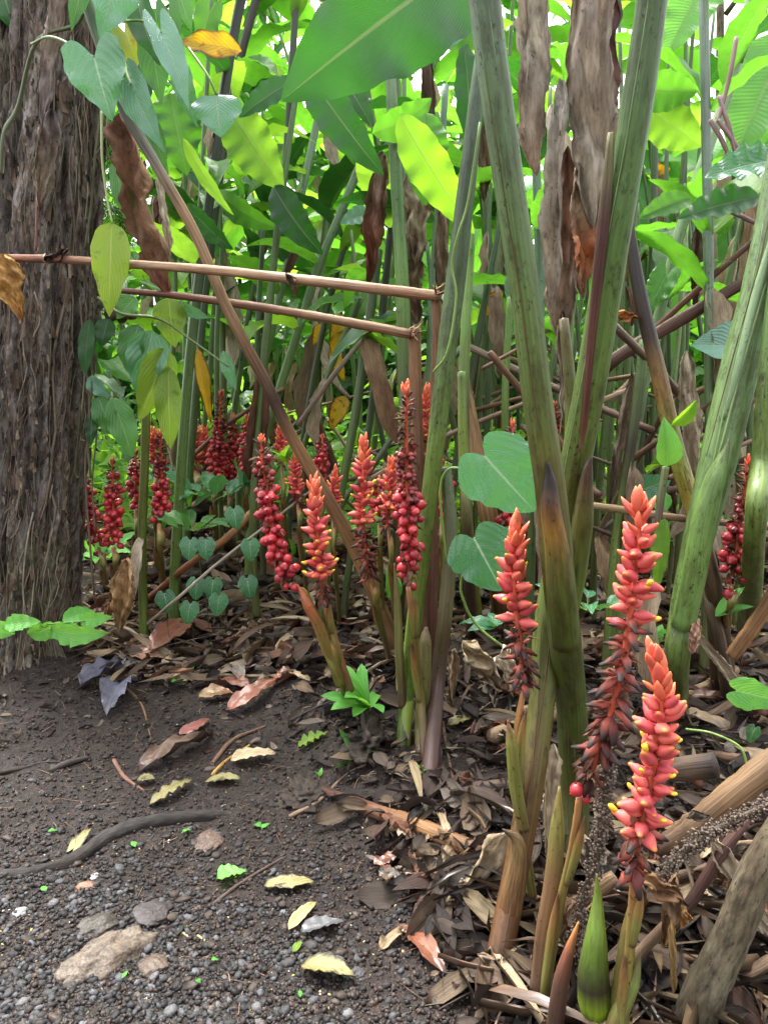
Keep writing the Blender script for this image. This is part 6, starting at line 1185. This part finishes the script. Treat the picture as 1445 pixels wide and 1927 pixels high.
for i, (x_, y_, n_, lab) in enumerate([(372, 1033, 2, 'pair of shiny round leaves on a thin stalk over the log mound'), (440, 975, 1, 'single shiny round leaf above the rusty stick'), (470, 1035, 1, 'yellow-spotted leaf right of the pale grey stick'), (385, 1108, 2, 'small dark leaf pair under the crossing sticks'), (412, 1138, 1, 'small leaf at the right under the crossing sticks'), (310, 1133, 1, 'flat shiny leaf beside the foot of the pale grey stick'), (465, 1105, 1, 'little leaf pair at the right of the log mound'), (358, 1153, 1, 'small low leaf below the pale grey stick')]):
    r_ = thing('vine_leaves', P(x_, y_+25, 2.85), lab, 'vine leaf', 'small vine leaves over the log mound')
    for k in range(n_):
        bx = x_+(-14 if k == 0 else 16)*(n_ > 1); leaf_px('leaf', M_wet, (bx, y_-16), (bx+U(-10, 10), y_+22), 38, 2.85, None, roll=U(-.3, .3), parent=r_, shape='heart', nr=10, nc=7, fold=.06)
    MB().tube([P(x_, y_-14, 2.86), P(x_+8, y_+60, 2.9), G(x_+12, y_+110)], [.002, .002], 4, 10, [C('#5a5a3a')], caps=False).build('stalk', M_cane, r_)
# fern-like frond in front of the trunk foot
fr = thing('leaf_frond', P(-10, 1185, 2.3), 'bright green toothed frond crossing the foot of the trunk', 'fern frond')
MB().tube([P(-60, 1190, 2.3), P(30, 1180, 2.28), P(120, 1172, 2.26), P(215, 1165, 2.25)], [.003, .002], 5, 20, [C('#6a9a4a')]).build('midrib', M_cane, fr)
for i, (b, t, w_, Y2) in enumerate([((-70, 1196), (22, 1172), 40, 2.3), ((10, 1176), (78, 1170), 34, 2.24), ((52, 1192), (132, 1172), 36, 2.3), ((96, 1186), (205, 1190), 44, 2.22), ((118, 1168), (178, 1150), 34, 2.3), ((150, 1166), (212, 1160), 32, 2.24), ((-60, 1180), (30, 1192), 34, 2.22)]):
    leaf_px('leaflet', M_fresh, b, t, w_, 2.27, Y2, roll=U(-.5, .5), parent=fr, shape='lance', nr=14, nc=7, ruffle=.16, rf=5)
LBL = {(252, 1595): 'just under the middle of the thick root', (352, 1570): 'under the hump of the thick root', (236, 1840): 'between the largest stone and the small round one', (485, 1562): 'at the right end of the thick root', (372, 1855): 'below the pale curled tendrils', (100, 1570): 'above the left part of the thick root', (83, 1680): 'below the left part of the thick root', (565, 1880): 'lowest one, under the pale yellow leaf', (405, 1812): 'at the end of the longer pale tendril', (500, 1560): 'farthest right beside the root tip'}
for (x_, y_) in [(252, 1595), (352, 1570), (236, 1840 ), (485, 1562), (372, 1855), (100, 1570), (83, 1680), (565, 1880), (405, 1812), (500, 1560)]:
    lay('tiny green leaflet lying on the path, '+LBL[(x_, y_)], x_, y_, 14, 9, U(0, 180), M_fresh, name='leaflet', cat='leaflet', grp='tiny green leaflets on the path', nr=5, nc=3, shape='ovate')

# ---- leaves carried by the mid-distance stems
LV = {}
def lv(mat, k):
    if (mat.name, k) not in LV:
        rs = random.Random(k*7+3); LV[(mat.name, k)] = leaf_mesh('leaf', mat, L=1.0, W=rs.uniform(.28, .40), shape='lance', arch=rs.uniform(.05, .2), fold=rs.uniform(.08, .25), ruffle=rs.uniform(.03, .09), rf=rs.uniform(3, 6), twist=rs.uniform(-.5, .5), side=rs.uniform(-.05, .05), nr=14, nc=7, seed=k, tiproll=rs.uniform(0, .5))
    return LV[(mat.name, k)]
def add_leaf(root, at, az, el, L, mats, k=None, sub=None):
    d = Vector((math.cos(az)*math.cos(el), math.sin(az)*math.cos(el), math.sin(el)))
    return put('leaf', lv(R.choice(mats), R.randrange(6) if k is None else k), at, frame(Vector((0, 0, 0)), d, U(-.5, .5), facing=Vector((0, 0, 1)) if abs(d.z) < .85 else Vector((0, -1, .3))), root, L)
for j, (root, X) in enumerate(MIDR):
    top = X[-1]; Hh = top.z; side = U(0, 6.28)
    zs_ = [z for z in np.arange(max(1.35, Hh-1.1), Hh+0.05, 0.17)]
    if Hh < 1.2: continue
    for q, z in enumerate(zs_):
        i = min(range(len(X)), key=lambda a: abs(X[a].z-z)); i2 = max(1, min(i, len(X)-1)); a, b = X[i2-1], X[i2]; f = (z-a.z)/(b.z-a.z+1e-6); p = a.lerp(b, max(0, min(1, f)))
        if P(0, 0, 1) is None: pass
        add_leaf(root, p, side+q*math.pi+U(-.5, .5), U(-.5, .8), U(.26, .46), GREENISH)

# ---- thicket behind: whole ginger plants, each with cane and leaves
DLV = {}
def dlv(k):
    if k not in DLV: DLV[k] = leaf_mesh('dead_leaf', M_dry, col=[[C('#8a7866'), C('#7a6656')], [C('#b0a08c'), C('#9a8672')], [C('#6a4838'), C('#5c4034')], [C('#947c62'), C('#7a5c46')], [C('#c0b4a0'), C('#a09080')]][k], L=1.0, W=.2, shape='strap', crumple=.25, ragged=.4, fold=.4, ruffle=.1, nr=16, nc=7, seed=k+40)
    return DLV[k]
def plant_proto(seed, H, nl, mats, Lm):
    rs = random.Random(seed); root = bpy.data.objects.new('ginger_plant', None); root.empty_display_size = .1
    lean = rs.uniform(-.22, .22)*H; lean2 = rs.uniform(-.1, .15)*H; pts = [(0, 0, -.05), (lean*.15, 0, H*.33), (lean*.5, lean2*.4, H*.68), (lean, lean2, H)]
    V, Fc, Rr, K = tube(pts, [.019, .018, .015, .007], 6, 14, [C('#5c5c30'), C('#5f7a3a'), C('#5a7a44'), C('#6a8a4a')])
    st = bpy.data.objects.new('stem', mk_mesh('stem', V, Fc, Rr, K, M_cane)); st.parent = root
    X = catmull(pts, 40); kids = [st]; az = rs.uniform(0, 6.28)
    for i in range(nl):
        f = .36+.64*(i/(nl-1))**.9; p = Vector(X[int(f*39)]); a = az+i*math.pi+rs.uniform(-.6, .6); el = rs.uniform(-.45, .35)+.9*max(0, f-.75)
        d = Vector((math.cos(a)*math.cos(el), math.sin(a)*math.cos(el), math.sin(el))); o = bpy.data.objects.new('leaf', lv(rs.choice(mats), rs.randrange(6))); L = Lm*rs.uniform(.75, 1.2)
        M = frame(Vector((0, 0, 0)), d, rs.uniform(-.5, .5), facing=Vector((0, 0, 1))) @ Matrix.Diagonal((L, L, L, 1)); M.translation = p; o.parent = root; o.matrix_basis = M; kids.append(o)
    for i in range(rs.choice([1, 2, 2, 3])):          # withered leaves hang down the cane
        f = rs.uniform(.22, .6); p = Vector(X[int(f*39)]); a = rs.uniform(0, 6.28); d = Vector((math.cos(a)*.25, math.sin(a)*.25, -1)).normalized(); L = rs.uniform(.3, .6)
        o = bpy.data.objects.new('dead_leaf', dlv(rs.randrange(5))); M = frame(Vector((0, 0, 0)), d, rs.uniform(-1, 1), facing=Vector((0, -1, 0))) @ Matrix.Diagonal((L, L, L, 1)); M.translation = p; o.parent = root; o.matrix_basis = M; kids.append(o)
    return root, kids
for root, X in MIDR+BARE:                # withered leaves and sheaths clinging low on the canes
    for _ in range(R.choice([0, 1, 1, 2, 3])):
        i = R.randrange(0, len(X)-1); p = X[i].lerp(X[i+1], R.random())
        if p.z < .35 or p.z > 2.2: continue
        d = Vector((U(-.3, .3), U(-.3, .3), -1)).normalized(); L = min(p.z-.05, U(.18, .5)); put('dead_leaf', dlv(R.randrange(5)), p, frame(Vector((0, 0, 0)), d, U(-1, 1), facing=Vector((0, -1, 0))), root, L)
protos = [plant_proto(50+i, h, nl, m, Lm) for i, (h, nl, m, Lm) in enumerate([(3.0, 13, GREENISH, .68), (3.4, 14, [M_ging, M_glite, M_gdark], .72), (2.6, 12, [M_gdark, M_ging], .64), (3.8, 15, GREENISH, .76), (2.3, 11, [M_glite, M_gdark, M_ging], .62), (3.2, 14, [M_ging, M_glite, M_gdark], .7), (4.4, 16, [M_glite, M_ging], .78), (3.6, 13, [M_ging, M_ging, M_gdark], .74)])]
def copy_plant(pr, loc, rz, s, label, group):
    r, kids = pr; o = r.copy(); COL.objects.link(o); o.location = loc; o.rotation_euler = (0, 0, rz); o.scale = (s, s, s); tag(o, label, 'ginger plant', group)
    for k in kids: c = k.copy(); COL.objects.link(c); c.parent = o
    return o
ROWS = [('nearest', 3.9, 4.9, 13, 2.4), ('middle', 5.0, 6.6, 18, 3.5), ('far', 6.8, 8.8, 22, 4.8), ('farthest', 9.0, 11.5, 22, 6.6)]
for rn, y0, y1, cnt, hw in ROWS:
    xs = sorted([(-hw+2*hw*(i+U(.1, .9))/cnt) for i in range(cnt)])
    for i, x in enumerate(xs):
        Y = U(y0, y1); pr = R.choice(protos); s = U(.85, 1.15)*(1.12 if rn.startswith('far') else 1)
        xp = x/Y*F+CW
        if 1090 < xp < 1330: s *= .66              # the opening at upper right where the sky shows
        copy_plant(pr, (x, Y, ghs(x, Y)), U(0, 6.28), s, 'leafy green ginger plant in the %s row of the thicket, %s from the left' % (rn, ORD[i]), 'ginger plants of the %s row' % rn)
# banana-like plants at the right
def banana(label, x, Y, H, n, sc_=1.0):
    root = thing('banana_plant', (x, Y, ghs(x, Y)), label, 'banana plant', 'broad-leaved banana-like plants at the right')
    MB().tube([(x, Y, -.05), (x+.03, Y, H*.5), (x+.05, Y, H*.75)], [.06, .05, .03], 9, 16, [C('#7a8a4a'), C('#8aa060')]).build('stem', M_cane, root)
    for i in range(n):
        a = i*2.4+U(-.3, .3); el = U(.35, 1.25); d = Vector((math.cos(a)*math.cos(el), math.sin(a)*math.cos(el), math.sin(el))); L = U(1.1, 1.7)*sc_
        p = Vector((x+.05, Y, ghs(x, Y)+H*U(.4, .75))); me = leaf_mesh('leaf', M_banana, L=L, W=L*.24, shape='lance', arch=.12, fold=.1, ruffle=.03, rf=6, nr=22, nc=9, seed=i*3+int(Y*10), ragged=.12, tiproll=.6)
        put('leaf', me, p+d*.15, frame(Vector((0, 0, 0)), d, U(-.8, .8), facing=Vector((0, -.6, 1))), root); MB().tube([p, p+d*.18], [.02, .012], 6, 6, [C('#8aa060')]).build('leaf_stalk', M_cane, root)
banana('banana-like plant with broad ribbed leaves behind the right-hand stems', 1.65, 4.3, 2.3, 8)
banana('second banana-like plant, at the right edge of the thicket', 2.5, 4.9, 2.9, 8)
banana('banana-like plant seen through the opening between the canes at right', 1.75, 6.2, 2.4, 9)
banana('banana-like plant far behind the large front canes', .9, 7.4, 2.6, 9)
# yellow leaves in the thicket
for i, (b, t, w_, Y, lab) in enumerate([((640, 590), (625, 680), 34, 3.6, 'yellow leaf hanging behind the middle of the diagonal cane'), ((628, 650), (650, 720), 28, 3.6, 'yellow leaf just below another behind the diagonal cane'), ((650, 745), (622, 812), 36, 3.6, 'golden yellow leaf low between the centre stems'), ((372, 655), (398, 800), 26, 3.4, 'long yellow leaf slanting between left stems'), ((905, 590), (945, 545), 40, 3.2, 'orange-brown patched leaf right of the dark speckled cane'), ((1225, 320), (1262, 318), 22, 3.6, 'small orange-yellow leaf behind the right front cane'), ((605, 610), (590, 650), 22, 3.8, 'small pale yellow leaf behind the pole ends')]):
    tag(leaf_px('yellow_leaf', M_yellow, b, t, w_, Y, None, roll=U(-.4, .4), shape='ovate', ruffle=.1), lab, 'yellow leaf', 'yellow leaves in the thicket')

# ---- uncountable masses: undergrowth and the far wall of leaves
def leaf_mass(name, N, pos, size, mats, lab, cat, up=.4, seed=3):
    rs = np.random.RandomState(seed)
    for mi, mat in enumerate(mats):
        p = pos(N//len(mats), rs); n = len(p); L = size(n, rs)[:, None, None]; d = rs.randn(n, 3); d[:, 2] = d[:, 2]*.6-.25; d /= np.linalg.norm(d, axis=1)[:, None]
        z = rs.randn(n, 3)*.7+np.array([0, -.2, up+.6]); z -= d*(z*d).sum(1)[:, None]; z /= np.linalg.norm(z, axis=1)[:, None]+1e-9; x = np.cross(d, z)
        tpl = np.array([[0, 0, 0], [-.22, .35, .05], [0, .4, -.03], [.22, .35, .05], [-.15, .75, .02], [0, .72, -.04], [.15, .75, .02], [0, 1, -.1]])
        Fc = np.array([[0, 2, 1], [0, 3, 2], [1, 2, 5], [1, 5, 4], [2, 3, 6], [2, 6, 5], [4, 5, 7], [5, 6, 7]])
        V = p[:, None]+L*(tpl[None, :, :1]*x[:, None]+tpl[None, :, 1:2]*d[:, None]+tpl[None, :, 2:]*z[:, None])
        rest = np.tile(np.stack([tpl[:, 0]*4, tpl[:, 1], tpl[:, 2]], 1)[None], (n, 1, 1)); FF = (Fc[None]+(np.arange(n)*8)[:, None, None]).reshape(-1, 3)
        me = mk_mesh(name, V.reshape(-1, 3), FF, rest.reshape(-1, 3), None, mat); tag(link(bpy.data.objects.new(name, me)), lab[mi], cat, kind='stuff')
def under(n, rs):
    y = 4.2+9*rs.rand(n)**1.3; x = (rs.rand(n)*2-1)*(y*.62+.6); h = .05+(.15+.95*(vnoise(x*1.6+9, y*1.6)+.5)**1.5)*rs.rand(n); return np.stack([x, y, gh(x, y)+h], 1)
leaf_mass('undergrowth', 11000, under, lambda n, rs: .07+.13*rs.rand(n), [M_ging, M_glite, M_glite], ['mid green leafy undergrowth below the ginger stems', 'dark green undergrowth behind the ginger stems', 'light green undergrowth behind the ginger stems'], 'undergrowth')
def wall(n, rs):
    n0 = n*3; y = 12+6*rs.rand(n0); x = (rs.rand(n0)*2-1)*(y*.62+1.2); z = 9.5*rs.rand(n0)
    dens = vnoise(x*.9, z*.9+y*.25)+.6*vnoise(x*2.3+4, z*2.3)+.5*vnoise(x*5, z*5+y); xp = x/y*F+CW; yp = 768-(z-1)/y*F
    gap = .36*np.exp(-((xp-1270)/130)**2-((yp-90)/170)**2)+.10*sstep(420, 60, yp); keep = dens > (np.where(z < 2.6, -.45, .0)+gap*(z > 2.2)+.24*(z > 3.2)); i = np.where(keep)[0][:n]; return np.stack([x[i], y[i], z[i]], 1)
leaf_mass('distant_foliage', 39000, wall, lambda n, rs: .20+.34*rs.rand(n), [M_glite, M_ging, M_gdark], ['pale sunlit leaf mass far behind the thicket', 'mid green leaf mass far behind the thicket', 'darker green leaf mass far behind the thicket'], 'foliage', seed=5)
# slender far tree trunks in the leaf mass
for i, (x, Y, r, lab) in enumerate([(-4.2, 13, .10, 'slender far tree trunk at the left of the leaf mass'), (-1.1, 14.5, .12, 'slender far tree trunk left of centre in the leaf mass'), (2.3, 13.5, .09, 'slender far tree trunk right of centre in the leaf mass'), (6.2, 14.8, .13, 'slender far tree trunk at the right of the leaf mass')]):
    t_ = thing('far_tree', (x, Y, ghs(x, Y)), lab, 'tree', 'slender trees in the far leaf mass'); m_ = MB().tube([(x, Y, -.1), (x+.2, Y, 4), (x-.1, Y, 10)], [r, r*.8, r*.4], 9, 20, [C('#5a5040'), C('#6a6250')], rough=.05)
    m_.build('trunk', M_bark, t_)
    for k in range(5):
        z = 3+k*1.3; a = k*2.2+i; m2 = MB().tube([(x+.1, Y, z), (x+.1+math.cos(a)*.7, Y+math.sin(a)*.5, z+.7), (x+.1+math.cos(a)*1.5, Y+math.sin(a)*1.1, z+1.1)], [r*.4, r*.25, r*.1], 6, 10, [C('#5a5040')]); m2.build('limb', M_bark, t_)
